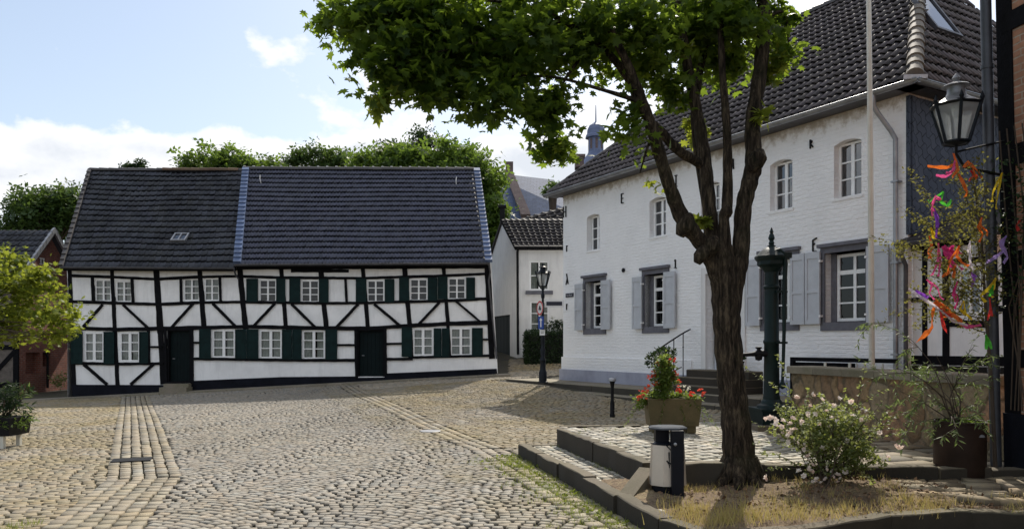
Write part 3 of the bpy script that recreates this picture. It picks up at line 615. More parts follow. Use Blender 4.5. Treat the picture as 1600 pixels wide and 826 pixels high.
# planting bed surface
def bedz(x, y): return .17+.05*np.sin(np.asarray(x)*2.1)*np.sin(np.asarray(y)*1.7+1)+.11*np.exp(-((np.asarray(x)-2.4)**2+(np.asarray(y)-8.0)**2)/.25)+.05*np.exp(-((np.asarray(x)-3.1)**2+(np.asarray(y)-7.6)**2)/.2)
gx, gy = np.meshgrid(np.linspace(.8, 5.8, 140), np.linspace(5.6, 8.5, 90)); k = (inside(BED, gx, gy))
dk = np.abs(segdist(K1, gx, gy)[0]); wk = np.clip((dk-.06)/.22, 0, 1); gz = (bedz(gx, gy)+rng.normal(0, .006, gx.shape))*wk+.158*(1-wk); idx = np.arange(gx.size).reshape(gx.shape)
q = np.stack([idx[:-1, :-1], idx[:-1, 1:], idx[1:, 1:], idx[1:, :-1]], -1).reshape(-1, 4); kk = (k[:-1, :-1] & k[:-1, 1:] & k[1:, 1:] & k[1:, :-1]).ravel()
tag(finish('planting_bed_soil', np.stack([gx.ravel(), gy.ravel(), gz.ravel()], 1), q[kk], 'soil', None, True), kind='structure')
mb = MB(); mb.prism([(p[0], p[1], -.1) for p in [(1.26, 6.3), (1.56, 5.75), (2.13, 5.93), (3.13, 6.45), (3.9, 6.62), (4.75, 6.45), (5.6, 6.4), (5.7, 8.1), (1.5, 7.8)]], (0, 0, .235)); tag(mb.build('planting_bed_base', 'soil'), kind='structure')
# rough flagstones round the big pot
x, y, a = grid_rows(3.3, 5.8, 6.5, 8.3, .33, .24, math.radians(-8)); k = inside([(3.75, 8.0), (3.6, 7.2), (4.3, 6.75), (5.7, 6.6), (5.7, 8.2)], x, y); x, y, a = x[k], y[k], a[k]; n = len(x)
stones('pot_side_flagstones', x, y, a, .335*rng.uniform(.75, 1.05, n), .235*rng.uniform(.8, 1.04, n), bedz(x, y)*.0+.212+rng.normal(0, .007, n), 'flag', stone_cols(n, x, y, .9, .6, .22), rnd=.022, tilt=.03, inset=.05, height=.06)
def kerb(name, pl, z0, ztop, w, L, mat='kerb', z0b=None):
    mb = MB()
    for i in range(len(pl)-1):
        a_, b_ = V(*pl[i]), V(*pl[i+1]); e = b_-a_; D = np.linalg.norm(e); e /= D; n = max(1, round(D/L)); nn = V(-e[1], e[0])
        for j in range(n):
            p = a_+e*(D*(j+.5)/n)+nn*rng.normal(0, .008); t = ztop(p[0], p[1])+rng.normal(0, .008); cv = .75+.5*random.random(); l = D/n-.012
            q0, q1 = p-e*l/2, p+e*l/2; ww = w/2*(1+.12*(random.random()-.5)); b = .012; ps = []
            seg = 5; rows_ = []
            for k_ in range(seg+1):
                pp = q0+(q1-q0)*k_/seg; jz = rng.normal(0, .0035); jn = rng.normal(0, .004)
                rows_.append([(pp[0]-nn[0]*(ww+jn), pp[1]-nn[1]*(ww+jn), z0), (pp[0]-nn[0]*(ww+jn), pp[1]-nn[1]*(ww+jn), t-b+jz), (pp[0]-nn[0]*(ww-b), pp[1]-nn[1]*(ww-b), t+jz), (pp[0]+nn[0]*(ww-b), pp[1]+nn[1]*(ww-b), t+jz), (pp[0]+nn[0]*ww, pp[1]+nn[1]*ww, t-b+jz), (pp[0]+nn[0]*ww, pp[1]+nn[1]*ww, z0)])
            vs = [v for r_ in rows_ for v in r_]; fs = [(k_*6+m, k_*6+m+1, (k_+1)*6+m+1, (k_+1)*6+m) for k_ in range(seg) for m in range(5)]+[tuple(range(6))[::-1], tuple(seg*6+m for m in range(6))]
            c0 = len(mb.c); mb.add(vs, fs, (cv, cv, cv*.96))
            for r_ in range(seg+1):
                for m_, kk_ in ((0, .05), (1, .14), (4, .3), (5, .1)): mb.c[c0+r_*6+m_] = (cv*kk_, cv*kk_, cv*kk_*.9)  # shaded kerb faces put into the colour, top left pale
    return tag(mb.build(name, mat, None, True, True), kind='structure')
kerb('low_kerb', K1, -.12, lambda x, y: .18, .15, .95)
kerb('upper_kerb', K2, -.05, lambda x, y: .415, .16, .8)
kerb('platform_edge_kerb', [(1.75, 7.86), (3.4, 7.95), (4.4, 8.0), (5.6, 8.2)], .0, lambda x, y: float(plz(x, y))+.012, .16, .75)
kerb('tier_end_kerb', [(.2, 11.1), (.7, 11.15), (1.9, 11.4), (3.0, 12.45)], -.1, lambda x, y: .16 if x < .7 else float(plz(x, y))+.005, .12, .6)
mb = MB(); P0, P1 = V(1.36, 7.75, .36), V(1.08, 7.3, .17); e = unit(P1-P0); nn = unit(np.cross(e, V(0, 0, 1))); up = np.cross(nn, e)
mb.hexa([P0-nn*.08-V(0, 0, .3), P0+nn*.08-V(0, 0, .3), P0+nn*.08, P0-nn*.08, P1-nn*.08-V(0, 0, .22), P1+nn*.08-V(0, 0, .22), P1+nn*.08, P1-nn*.08]); tag(mb.build('sloping_kerb_stone', 'kerb', None, False, True), kind='structure')
# ------------------------------------------------------------------ pavement at the timber house
mb = MB(); n = 30
for i in range(n):
    x0, x1 = -17+16.95*i/n, -17+16.95*(i+1)/n-.012; zb = lambda x: -.24+(x+15.2)*.0535
    mb.hexa([V(x0, 25.98, -.6), V(x1, 25.98, -.6), V(x1, 25.98, zb(x1)+.02), V(x0, 25.98, zb(x0)+.02), V(x0, 26.62, -.6), V(x1, 26.62, -.6), V(x1, 26.62, zb(x1)+.04), V(x0, 26.62, zb(x0)+.04)], (.9+.3*random.random(),)*3)
tag(mb.build('house_pavement', 'flag', None, False, True), kind='structure')
# ------------------------------------------------------------------ the long half-timbered house
YF = 26.6
def PT(px, py, d): return V((px-CX)*YF/FO, YF-d, EYE+(HY-py)*YF/FO)
kp = FO/YF
th = thing('timber_framed_house', 'long black and white timber framed house with green shutters and dark pantiled roofs', 'house', V(-7.6, 26.6, .1))
outline = [(104, 416), (768, 412), (778, 583), (116, 622)]
UW = [(147.5, 174, 436, 471), (180, 206, 438, 472), (286, 312, 434.6, 470), (318.5, 343, 434, 470), (404.5, 432.5, 436, 472), (470, 499, 437, 472.5), (573, 601, 437, 472), (640, 668.5, 435, 470), (699.7, 728, 433.5, 468)]
LWN = [(131, 163, 518, 565), (186.5, 219, 518, 565), (331, 368, 514, 559), (405, 441, 514.5, 560), (472, 508.6, 515, 561), (644.5, 677.6, 512, 556), (703, 737, 511, 556)]
DR = [(261.5, 299, 514, 598), (558, 601, 514, 588)]
mb = MB(); wall_holes(mb, outline, [w for w in UW+LWN+DR], PT, .25); wallo = mb.build('infill_wall', 'plaster', th)
mb = MB(); B1 = (-18.0, 34.2); P_ = [PT(104, 416, 0), PT(116, 622, 0)]
zt = P_[0][2]
mb.poly([V(-15.4, 26.6, -1), V(-17.2, 34, -1), V(-17.2, 34, 4.3), V(-15.4, 26.6, 4.3)]); mb.poly([V(-.5, 26.6, -1), V(-2.3, 34, -1), V(-2.3, 34, 4.3), V(-.9, 26.6, 4.3)]); mb.poly([V(-17.2, 34, -1), V(-2.3, 34, -1), V(-2.3, 34, 4.3), V(-17.2, 34, 4.3)])
mb.poly([V(-16.4, 26.9, 2.35), V(-1, 26.9, 2.35), V(-2.3, 34, 2.35), V(-17, 34, 2.35)])
mb.pieces('side_wall', 'plaster', th)
mb = MB(); k = 0
def tb(a, b, w, w2=None):
    global k; k += 1; mb.rough_bar(PT, a, b, w*(.82+.18*random.random()), -.05, .022+.0007*k, .06)
def tpl(pts, w):
    for a, b in zip(pts[:-1], pts[1:]):
        tb(a, b, w)
tpl([(109, 419), (116, 604)], 7.5); tpl([(175, 421), (184, 602)], 7); tpl([(244.5, 421), (251, 520), (256, 600)], 9.5); tpl([(312, 421), (319, 512)], 7.5); tpl([(374.5, 418), (384, 514)], 9)
tpl([(439.5, 418), (447, 512)], 6.5); tpl([(501, 418), (510, 514)], 8); tpl([(567, 418), (575, 513)], 6.5); tpl([(632, 417), (640, 508), (642.5, 560)], 8); tpl([(693, 417), (700, 508), (702.5, 557)], 6.5); tpl([(761.5, 415), (769, 560)], 10)
tpl([(374, 418.5), (764, 416.5)], 6.5); tpl([(106, 421), (372, 420.5)], 3); tb((455, 423), (545, 423.3), 5)
tpl([(109, 430.5), (171, 432.5), (243, 436), (312, 432.5), (372, 431.5), (438, 433.5), (501, 434), (567, 434.5), (632, 432.5), (692, 431), (762, 427.5)], 4.6)
tpl([(110, 470.8), (178, 473), (246, 475.3), (310, 472.5), (377, 471.5), (440, 472.4), (505, 473.5), (570, 473), (636, 471), (697, 470), (765, 466)], 5)
tpl([(112, 512), (183, 514.5), (252, 513), (318, 511.5), (383, 510), (447, 511.3), (510, 512.3), (573, 513), (640, 508.5), (700, 505.5), (767, 503.5)], 7)
tpl([(114, 567), (183, 568), (256, 567.5)], 5); tpl([(300, 560), (383, 561), (447, 562), (556, 562.5)], 5); tpl([(601, 560.8), (645, 560.3)], 4.6); tpl([(645, 558), (770, 555)], 4.6)
for a, b in (((236, 541.6), (254, 541.8)), ((301, 535), (314, 535)), ((526, 538.5), (558, 538.7)), ((601, 537), (629, 536.5)), ((754, 530), (767, 529.8))): tb(a, b, 3.6)
for a, b in (((145, 432), (146.5, 472)), ((207, 435), (208.5, 473)), ((283, 433), (284, 474)), ((344, 432), (345.2, 472)), ((540, 435), (542, 473)), ((232.5, 514), (233.5, 567)), ((300.5, 513), (301, 600)), ((556, 513), (557.5, 592)), ((602, 511), (603, 586)), ((259, 513), (260.5, 602))): tb(a, b, 4.2)
for a, b in (((161, 476), (131, 510)), ((193, 476), (232, 512)), ((132, 569), (168, 600)), ((240, 569), (205, 600)), ((302, 474.5), (269, 511)), ((333, 474), (368, 509)), ((430, 474), (396, 510)), ((456, 475), (493, 511)), ((560, 475), (526, 511)), ((585, 475), (626, 509)), ((687, 472), (654, 507)), ((711, 469), (751, 503))): tb(a, b, 4.2)
tb((256, 598), (300, 596), 4)
mb.build('timber_frame', 'timber', th)
mb = MB()
for q_ in ([(113, 600.5), (261, 601), (261, 614.5), (115, 622)], [(299, 594.5), (440, 588.5), (558, 587.5), (558, 596), (299, 611)], [(601, 583), (776, 575.5), (777, 583), (601, 592)], [(261, 611), (299, 609), (299, 613), (261, 615)], [(558, 589.5), (601, 589), (601, 592), (558, 594)]):
    n_ = len(q_); mb.prism([PT(a, b+5 if b > 588 and i >= n_//2 else b, -.02) for i, (a, b) in enumerate(q_)], (0, -.07, 0))
mb.pieces('plinth', 'tar', th)
for i, w in enumerate(UW): window(PT, *w, th, kp, 2, 3, -.03 if i < 4 else .0, .055, .028, curtain=(i in (0, 1, 2, 3)), glass='glass')
for i, w in enumerate(LWN): window(PT, *w, th, kp, 2, 3, .0, .07, .03, curtain=True, mid=1.6, glass='glass')
mb = MB(); mb.poly([PT(126, 622, -.5), PT(770, 590, -.5), PT(755, 418, -.5), PT(112, 420, -.5)]); mb.build('dark_rooms', 'dark_in', th)
SH = [(386, 404, 435.5, 471.5), (432.5, 446.6, 435, 472), (453, 470, 434.6, 472), (499, 514, 435.5, 472.5), (556.6, 573, 435, 471.5), (601.6, 616.6, 436, 472), (624, 639.6, 433, 470), (668.7, 683.6, 434, 469.7), (684.4, 699.5, 432, 467.5), (728.5, 742.5, 433.5, 468),
      (112.7, 130.5, 518, 568), (163.5, 180, 518, 568), (219, 233, 518, 567), (312.4, 330.5, 513.7, 560), (368.5, 385.6, 514, 560), (386.4, 404.5, 514, 560), (441.5, 456.6, 514.5, 561), (457.4, 472, 514.5, 561), (509, 527.5, 514.5, 561), (628, 644, 511, 557), (678, 690, 512.6, 557.4), (690.8, 702.6, 512.6, 557.4), (737.5, 754.6, 512, 556)]
for u0, u1, v0, v1 in SH:
    mb = MB(); mb.rect(PT, u0, u1, v0, v1, .05, .068)
    mid_ = v0+(v1-v0)*.42
    for a, b in ((v0, v0+2), (mid_-1, mid_+1), (v1-2, v1)): mb.rect(PT, u0, u1, a, b, .068, .082)
    for a, b in ((u0, u0+1.7), (u1-1.7, u1)): mb.rect(PT, a, b, v0+2, mid_-1, .068, .0818); mb.rect(PT, a, b, mid_+1, v1-2, .068, .0818)
    mb.build('shutter', 'green', th)
for u0, u1, v0, v1 in DR:
    mb = MB(); n_ = 6
    for i in range(n_):
        a = u0+3+(u1-u0-6)*i/n_; b = u0+3+(u1-u0-6)*(i+1)/n_-.25; mb.rect(PT, a, b, v0+3, v1-1, -.14, -.11+.002*(i % 2))
    mb.rect(PT, u0+3, u1-3, (v0+v1)/2-1, (v0+v1)/2+1, -.108, -.1)
    dd = mb.build('door', 'doorgreen', th)
    mb = MB(); mb.rect(PT, u0, u1, v0, v0+3, -.15, .01); mb.rect(PT, u0, u0+2.6, v0+3, v1, -.15, .012); mb.rect(PT, u1-2.6, u1, v0+3, v1, -.15, .012); mb.build('door_frame', 'timber', dd)
    mb = MB(); p = PT(u0+7, (v0+v1)/2+4, -.07); mb.tube([p, p+V(.09, -.02, 0)], .012, 6); mb.build('door_handle', 'zinc', dd)
mb = MB()
for j, (zz, out) in enumerate(((598.5, .30), (603.5, .55))): mb.rect(PT, 261.5-j*1.5, 300+j*1.5, zz, zz+5 if j == 0 else 612, -.2, out)
mb.pieces('door_step', 'flag', th, False, True)
# roofs
def quadroof(name, E0, E1, R0, R1, nu, nv, mat, amp, lip, sag=0.0, **kw):
    E0, E1, R0, R1 = [np.asarray(p, float) for p in (E0, E1, R0, R1)]; N = unit(np.cross(E1-E0, R0-E0))
    def S(u, v): a, b = u/nu, v/nv; return (E0*(1-a)+E1*a)*(1-b)+(R0*(1-a)+R1*a)*b+V(0, 0, -sag)*(math.sin(PI*a)*b+.5*math.sin(a*9+2)*math.sin(b*7))
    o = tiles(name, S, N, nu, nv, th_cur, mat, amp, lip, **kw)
    mb = MB(); mb.prism([E0-N*.03, E1-N*.03, R1-N*.03, R0-N*.03], -N*.12); mb.build('roof_deck', 'timber', o); return o, N
th_cur = th
EL0, EL1, RL0, RL1 = H(96, 417.5, 26.15), H(367, 418.5, 26.15), H(141, 266, 30.3), H(381, 267, 30.3)
ER0, ER1, RR0, RR1 = H(368, 413.5, 26.12), H(762, 411, 26.12), H(382, 264.5, 30.3), H(741, 266, 30.3)
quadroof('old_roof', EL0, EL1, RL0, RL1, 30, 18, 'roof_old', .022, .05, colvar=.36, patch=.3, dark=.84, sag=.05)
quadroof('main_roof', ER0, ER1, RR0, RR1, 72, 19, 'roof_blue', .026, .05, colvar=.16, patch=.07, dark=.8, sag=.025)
mb = MB(); mb.prism([RL0, RR1, RR1+V(-1, 4, -4.1), RL0+V(-1, 4, -4.1)], V(0, 0, -.1)); mb.build('rear_roof', 'roof_old', th, False, True)
o = ridge_caps('ridge_tiles', RL0+V(0, 0, .02), RL1+V(0, 0, .02), th, 'ridge_dark', .10); ridge_caps('mossy_ridge_tiles', H(255, 267, 30.25)+V(0, 0, .05), H(372, 267.5, 30.25)+V(0, 0, .05), th, 'ridge_orange', .1)
ridge_caps('mortared_ridge_tiles', RR0+V(0, 0, .03), RR1+V(0, 0, .03), th, 'ridge_dark', .10, .36, 'mortar')
def verge(E, R, w, name='slate_verge', mat='verge', n=24, lift=.06):
    mb = MB(); side = V(1, 0, 0)*w
    for i in range(n):
        a, b = E+(R-E)*i/n, E+(R-E)*(i+1.06)/n; up = V(0, -.05, .05); cv = .75+.5*random.random()
        mb.hexa([a+up*.2, a+side+up*.2, b+side+up*.2, b+up*.2, a+up*1.9, a+side+up*1.9, b+side+up*1.2, b+up*1.2], (cv, cv, cv))
    mb.build(name, mat, th, False, True)
verge(ER0+V(-.06, 0, .02), RR0+V(-.06, 0, .02), .26); verge(ER1+V(-.08, 0, .02), RR1+V(-.02, 0, .02), .24); verge(EL0+V(-.06, 0, 0), RL0+V(-.06, 0, 0), .14, 'dark_verge', 'ridge_dark', 20)
def gutter(a, b, parent, r=.07, mat='zinc', lip=True):
    a = np.asarray(a, float); b = np.asarray(b, float); t = unit(b-a); side = unit(np.cross(t, V(0, 0, 1))); mb = MB(); vs = []; K = 8; m = 2
    for p in (a, b):
        for q in range(K): an = PI+PI*q/(K-1); vs.append(p+side*math.cos(an)*r+V(0, 0, 1)*math.sin(an)*r)
        for q in range(K): an = 2*PI-PI*q/(K-1); vs.append(p+side*math.cos(an)*r*.88+V(0, 0, 1)*math.sin(an)*r*.88)
    mb.add(vs, [(i, (i+1) % (2*K), 2*K+(i+1) % (2*K), 2*K+i) for i in range(2*K)]+[tuple(range(2*K)), tuple(range(2*K, 4*K))])
    for s_ in (1, -1): mb.tube([a+side*s_*r, b+side*s_*r], .012, 6)
    return mb.build('gutter', mat, parent, True)
gutter(EL0+V(0, -.07, .0), EL1+V(0, -.07, .0), th, .055, 'zinc_dark'); gutter(ER0+V(0, -.07, .0), ER1+V(.08, -.07, .0), th, .055, 'zinc_dark')
mb = MB(); mb.tube([EL1+V(-.02, -.05, -.05), EL1+V(-.0, .1, -.25), EL1+V(.02, .3, -.35)], .03, 6); mb.tube([ER1+V(.05, -.05, -.05), ER1+V(.08, .2, -.3), ER1+V(.02, .38, -.55), PT(776, 560, .06)], .03, 6); mb.pieces('downpipe', 'zinc_dark', th, True)
# roof light and snow hooks
a = EL0+(EL1-EL0)*.61+(RL0-EL0)*.23; t = unit(RL0-EL0+V(1, 0, 0)); nr = unit(np.cross(V(1, 0, 0), unit(V(0, 4.15, 3.3)))); up = unit(V(0, 4.15, 3.3))
mb = MB()
for (u0, u1, v0, v1) in ((0, .52, 0, .05), (0, .52, .45, .5), (0, .05, .05, .45), (.47, .52, .05, .45), (.24, .28, .05, .45)):
    q_ = [a+V(1, 0, 0)*u+up*v for u, v in ((u0, v0), (u1, v0), (u1, v1), (u0, v1))]; mb.prism([p+nr*.03 for p in q_], nr*.09)
rl = mb.build('roof_window', 'zinc', th); mb = MB(); mb.poly([a+V(1, 0, 0)*u+up*v+nr*.08 for u, v in ((.02, .02), (.5, .02), (.5, .48), (.02, .48))]); mb.build('pane', 'glass_blue', rl)
mb = MB()
for px, py in ((408, 287), (713, 290)):
    yy = 26.12+(412-py)/148*4.18; p = H(px, py, yy); mb.tube([p, p+V(0, -.15, .16), p+V(.02, -.18, .3)], .018, 5)
mb.pieces('snow_hook', 'whitepaint', th)
# ------------------------------------------------------------------ brick outhouse far left
sh = thing('brick_outhouse', 'small red brick outhouse with tiled gable roof left of the timber framed house', 'outhouse', V(-19.5, 30, -.2))
XG = -18.3
def PG(u, v, d): return V(XG+d, u, v)       # gable faces +x
gab = [(28.5, -.5), (32.1, -.5), (32.1, 4.4), (30.3, 6.05), (28.5, 4.3)]
NI = [(28.9, 29.8, .5, 1.3), (29.95, 30.45, .75, 1.3), (29.75, 30.15, 4.7, 4.98)]
mb = MB(); wall_holes(mb, gab, NI, PG, .3); mb.poly([V(XG-.3, 28.6, .2), V(XG-.3, 31, .2), V(XG-.3, 31, 1.6), V(XG-.3, 28.6, 1.6)])
mb.build('brick_gable', 'brick_red', sh)
mb = MB(); mb.poly([V(XG, 28.5, -.5), V(XG-6, 28.5, -.5), V(XG-6, 28.5, 4.3), V(XG, 28.5, 4.3)]); mb.poly([V(XG, 32.1, -.5), V(XG-6, 32.1, -.5), V(XG-6, 32.1, 4.3), V(XG, 32.1, 4.3)]); mb.pieces('boarded_wall', 'plaster_dim', sh)
window(PG, *NI[2], sh, 1, 2, 1, -.05, .04, .02)
def PS(u, v, d): return V(u, 28.5-d, v)
mb = MB()
for i, (a_, b_, w_) in enumerate((((XG-.1, -.4), (XG-.1, 4.2), .2), ((XG-1.2, -.4), (XG-1.2, 4.2), .18), ((XG-2.6, -.4), (XG-2.6, 4.2), .18), ((XG-6, 1.5), (XG, 1.5), .18), ((XG-6, .1), (XG, .1), .2), ((XG-6, 2.8), (XG, 2.8), .18), ((XG-1.2, .2), (XG-.1, 1.4), .15), ((XG-2.5, 1.4), (XG-1.3, .2), .15))): mb.bar(PS, a_, b_, w_, -.03, .03+.001*i)
mb.build('timber_frame', 'timber', sh)
th_cur = sh
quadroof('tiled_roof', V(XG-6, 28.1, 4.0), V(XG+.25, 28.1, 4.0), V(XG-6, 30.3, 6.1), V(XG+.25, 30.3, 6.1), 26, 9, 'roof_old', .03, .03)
mb = MB(); mb.prism([V(XG-6, 30.3, 6.1), V(XG+.2, 30.3, 6.1), V(XG+.2, 32.5, 4.0), V(XG-6, 32.5, 4.0)], (0, 0, -.1)); mb.build('rear_roof', 'roof_old', sh, False, True)
for s_, y0, y1 in ((0, 28.05, 30.3), (1, 32.55, 30.3)):
    mb = MB(); n_ = 12
    for i in range(n_):
        f0, f1 = i/n_, (i+1)/n_; p0 = V(XG+.2, y0+(y1-y0)*f0, 3.95+2.2*f0); p1 = V(XG+.2, y0+(y1-y0)*f1, 3.95+2.2*f1); mb.hexa([p0+V(0, 0, -.16), p0+V(.08, 0, -.16), p1+V(.08, 0, -.16), p1+V(0, 0, -.16), p0+V(0, 0, .1), p0+V(.09, 0, .1), p1+V(.08, 0, .06), p1+V(0, 0, .06)], (1.1, 1.1, 1.1))
    mb.build('verge_boards', 'zinc', sh, False)
mb = MB(); mb.tube([V(XG+.1, 30.1, -.1), V(XG+.1, 30.1, 1.1), V(XG+.02, 30.1, 1.3)], .05, 6); mb.build('wall_pipe', 'iron', sh)
# ------------------------------------------------------------------ the big white house
C0 = V(1.6, 24, 0); DV = V(.4981, -.8671, 0); NV = V(-.8671, -.4981, 0); UPZ = V(0, 0, 1)
def PW(s, z, d): return C0+DV*s+NV*d+UPZ*z
LW = 11.4
wh = thing('white_brick_house', 'large whitewashed brick house with pale grey shutters and hipped pantile roof', 'house', PW(5.7, .4, -4))
UWH = [(1.27, 1.90, 4.38, 5.43), (4.13, 4.78, 4.44, 5.46), (6.05, 6.67, 4.48, 5.5), (8.19, 8.79, 4.52, 5.6), (9.82, 10.44, 4.53, 5.66)]
GWH = [(1.22, 2.13, 2.07, 3.46), (3.95, 4.81, 2.07, 3.46), (8.03, 8.88, 2.07, 3.48), (9.62, 10.55, 2.05, 3.45)]
DOOR = (6.25, 7.35, 1.0, 3.3)
mb = MB(); wall_holes(mb, [(0, .2), (LW, .2), (LW, 6.3), (0, 6.3)], UWH+GWH+[DOOR], PW, .26)
def PE(s, z, d): return C0+DV*LW-NV*s+DV*d+UPZ*z    # right end, running away from the front
mb.poly([PW(0, .2, 0), PW(0, 6.35, 0), PW(0, 6.35, -8), PW(0, .2, -8)]); mb.poly([PW(LW, .2, 0), PW(LW, .2, -8), PW(LW, 6.35, -8), PW(LW, 6.35, 0)]); mb.poly([PW(0, .2, -8), PW(0, 6.35, -8), PW(LW, 6.35, -8), PW(LW, .2, -8)])
mb.poly([PW(.01, 4.0, -.02), PW(LW, 4.0, -.02), PW(LW, 4.0, -8), PW(0, 4.0, -8)])
mb.build('brick_wall', 'brickwhite', wh)
for h in UWH:
    mb = MB()      # shallow segmental heads, flush with the face
    u0, u1, v0, v1 = h; w = u1-u0; n_ = 8; r = .07
    for i in range(n_):
        a, b = u0+w*i/n_, u0+w*(i+1)/n_; f = lambda x: v1-r*((2*(x-u0)/w-1)**2)
        mb.prism([PW(a, f(a), -.003), PW(b, f(b), -.003), PW(b, v1, -.003), PW(a, v1, -.003)], -NV*.2)
    mb.build('window_arch', 'brickwhite', wh); mb = MB(); mb.rect(PW, u0-.04, u1+.04, v0-.06, v0-.002, -.1, .02); mb.build('window_sill', 'brickwhite', wh)
for i, h in enumerate(UWH): window(PW, h[0]+(.0 if i else .03), h[1], h[2], h[3]-.03, wh, 1, 2, 3, -.16, .045, .03, curtain=False, glass='glass_blue', mid=1.3)
for h in GWH:
    window(PW, h[0]+.12, h[1], h[2]+.02, h[3]-.03, wh, 1, 2, 4, -.2, .06, .032, transom=2, curtain=False, glass='glass')
    o = MB(); a, b, c_, d_ = h[0]-.1, h[1]+.1, h[2]-.17, h[3]+.12
    o.rect(PW, a, h[0], c_, d_, -.25, .035); o.rect(PW, h[1], b, c_, d_, -.25, .0352); o.rect(PW, h[0], h[1], c_, h[2], -.25, .036); o.rect(PW, h[0], h[1], h[3], d_, -.25, .0345)
    o.rect(PW, a-.04, b+.04, d_, d_+.07, -.02, .1); o.rect(PW, h[0]+.001, h[0]+.12, h[2]+.001, h[3]-.001, -.25, -.17)
    o.build('stone_surround', 'surround', wh)
SHW = [(.78, 1.19, 2.03, 3.42), (2.10, 2.52, 2.03, 3.44), (3.52, 3.92, 2.02, 3.42), (4.80, 5.22, 2.02, 3.46), (7.58, 7.98, 2.02, 3.5), (8.82, 9.18, 2.02, 3.5), (9.20, 9.56, 2.02, 3.5), (10.62, 11.08, 2.02, 3.48)]
for u0, u1, v0, v1 in SHW:
    mb = MB(); mb.rect(PW, u0, u1, v0, v1, .07, .095); f = .055; m1 = v0+(v1-v0)*.45
    for a, b in ((v0, v0+f*1.6), (m1-f/2, m1+f/2), (v1-f*2.4, v1)): mb.rect(PW, u0, u1, a, b, .095, .112)
    for a, b in ((u0, u0+f), (u1-f, u1)):
        mb.rect(PW, a, b, v0+f*1.6, m1-f/2, .095, .1118); mb.rect(PW, a, b, m1+f/2, v1-f*2.4, .095, .1118)
    s_ = mb.build('shutter', 'shuttergrey', wh)
    mb = MB()
    for z in (v0+.14, v1-.22): mb.rect(PW, u1-.01 if u0 in (.78, 3.52, 7.58, 9.20) else u0-.03, u1+.03 if u0 in (.78, 3.52, 7.58, 9.20) else u0+.01, z, z+.04, .04, .125)
    mb.pieces('hinge', 'whitepaint', s_)
# plinth, door, band
mb = MB(); mb.rect(PW, -.09, 5.75, .2, .84, -.1, .09); mb.rect(PW, 8.1, LW, .2, .84, -.1, .09); mb.rect(PW, -.09, 0, .2, .84, -8, -.1); mb.pieces('plinth', 'plinth_lilac', wh)
mb = MB(); mb.rect(PW, -.045, 5.75, .84, 1.22, -.02, .04); mb.build('base_band', 'brickwhite', wh)
mb = MB(); mb.rect(PW, 6.3, 7.3, 1.0, 3.25, -.24, -.2)
for a, b, c_, d_ in ((6.4, 6.75, 1.15, 2.0), (6.85, 7.2, 1.15, 2.0), (6.4, 6.75, 2.15, 3.1), (6.85, 7.2, 2.15, 3.1)): mb.rect(PW, a, b, c_, d_, -.2, -.18)
dr = mb.build('door', 'shuttergrey', wh); mb = MB(); mb.rect(PW, 6.1, 6.25, 1.0, 3.45, -.02, .05); mb.rect(PW, 7.35, 7.5, 1.0, 3.45, -.02, .05); mb.rect(PW, 6.25, 7.35, 3.3, 3.45, -.02, .0505); mb.build('door_surround', 'plaster_warm', wh)
mb = MB(); mb.tube([PW(6.4, 2.05, -.19), PW(6.4, 2.05, -.12), PW(6.52, 2.05, -.12)], .012, 6); mb.build('door_handle', 'iron', dr)
# wall anchors: wrought iron letters and figures, as they stand on the wall
def glyph(s, z, segs, k=.17, w=.019):
    mb = MB()
    for i, (a, b) in enumerate(segs): mb.bar(PW, (s+a[0]*k, z+a[1]*k), (s+b[0]*k, z+b[1]*k), w, .0, .035+.001*i)
    mb.build('wall_anchor', 'iron', wh)
GL = {'H': [((-.4, -1), (-.4, 1)), ((.4, -1), (.4, 1)), ((-.4, 0), (.4, 0))], 'E': [((-.3, -1), (-.3, 1)), ((-.3, 1), (.4, .95)), ((-.3, 0), (.3, 0)), ((-.3, -1), (.4, -.95))], 'I': [((0, -1), (0, 1)), ((-.3, 1), (.3, 1)), ((-.3, -1), (.3, -1))],
      'M': [((-.5, -1), (-.4, 1)), ((-.4, 1), (0, 0)), ((0, 0), (.4, 1)), ((.4, 1), (.5, -1))], 'R': [((-.2, -1), (-.2, .9)), ((-.2, .9), (.3, .5)), ((.3, .5), (-.2, 0)), ((-.1, 0), (.5, -.8))], '1': [((0, -1), (0, 1)), ((-.35, -.85), (.35, -1)), ((0, 1), (-.2, .6))],
      'L': [((-.4, -1), (-.4, .9)), ((-.4, .9), (.4, 1.2)), ((-.4, -1), (.4, -1.1)), ((-.4, .1), (0, .3))], 'r': [((0, -.7), (0, .6)), ((0, .6), (.35, .5))], 'y': [((-.3, -1), (.1, .2)), ((.1, .2), (-.1, 1)), ((.1, .2), (.4, -.9))]}
def s_at(px): u = (px-CX)/FO; return (24*u-1.6)/(.4981+.8671*u)
def z_at(px, py): return EYE+(HY-py)*(24-.8671*s_at(px))/FO
for g, px, py, k_ in (('H', 883, 331, .17), ('r', 886, 388, .14), ('y', 886.5, 436, .17), ('r', 886, 479, .14), ('E', 973, 310, .13), ('I', 1057, 283, .14), ('M', 1144, 257, .12), ('R', 1268, 225, .095), ('1', 1056, 412, .11), ('L', 1274, 383, .12)): glyph(s_at(px), z_at(px, py), GL[g], k_)
mb = MB(); mb.lathe([(0, 0), (.06, .01), (.06, .04), (0, .05)], (0, 0, 0), 10); mb.v = [tuple(PW(s_at(975)+p[0], z_at(975, 422)+p[1], p[2])) for p in mb.v]; mb.build('wall_vent', 'iron', wh)
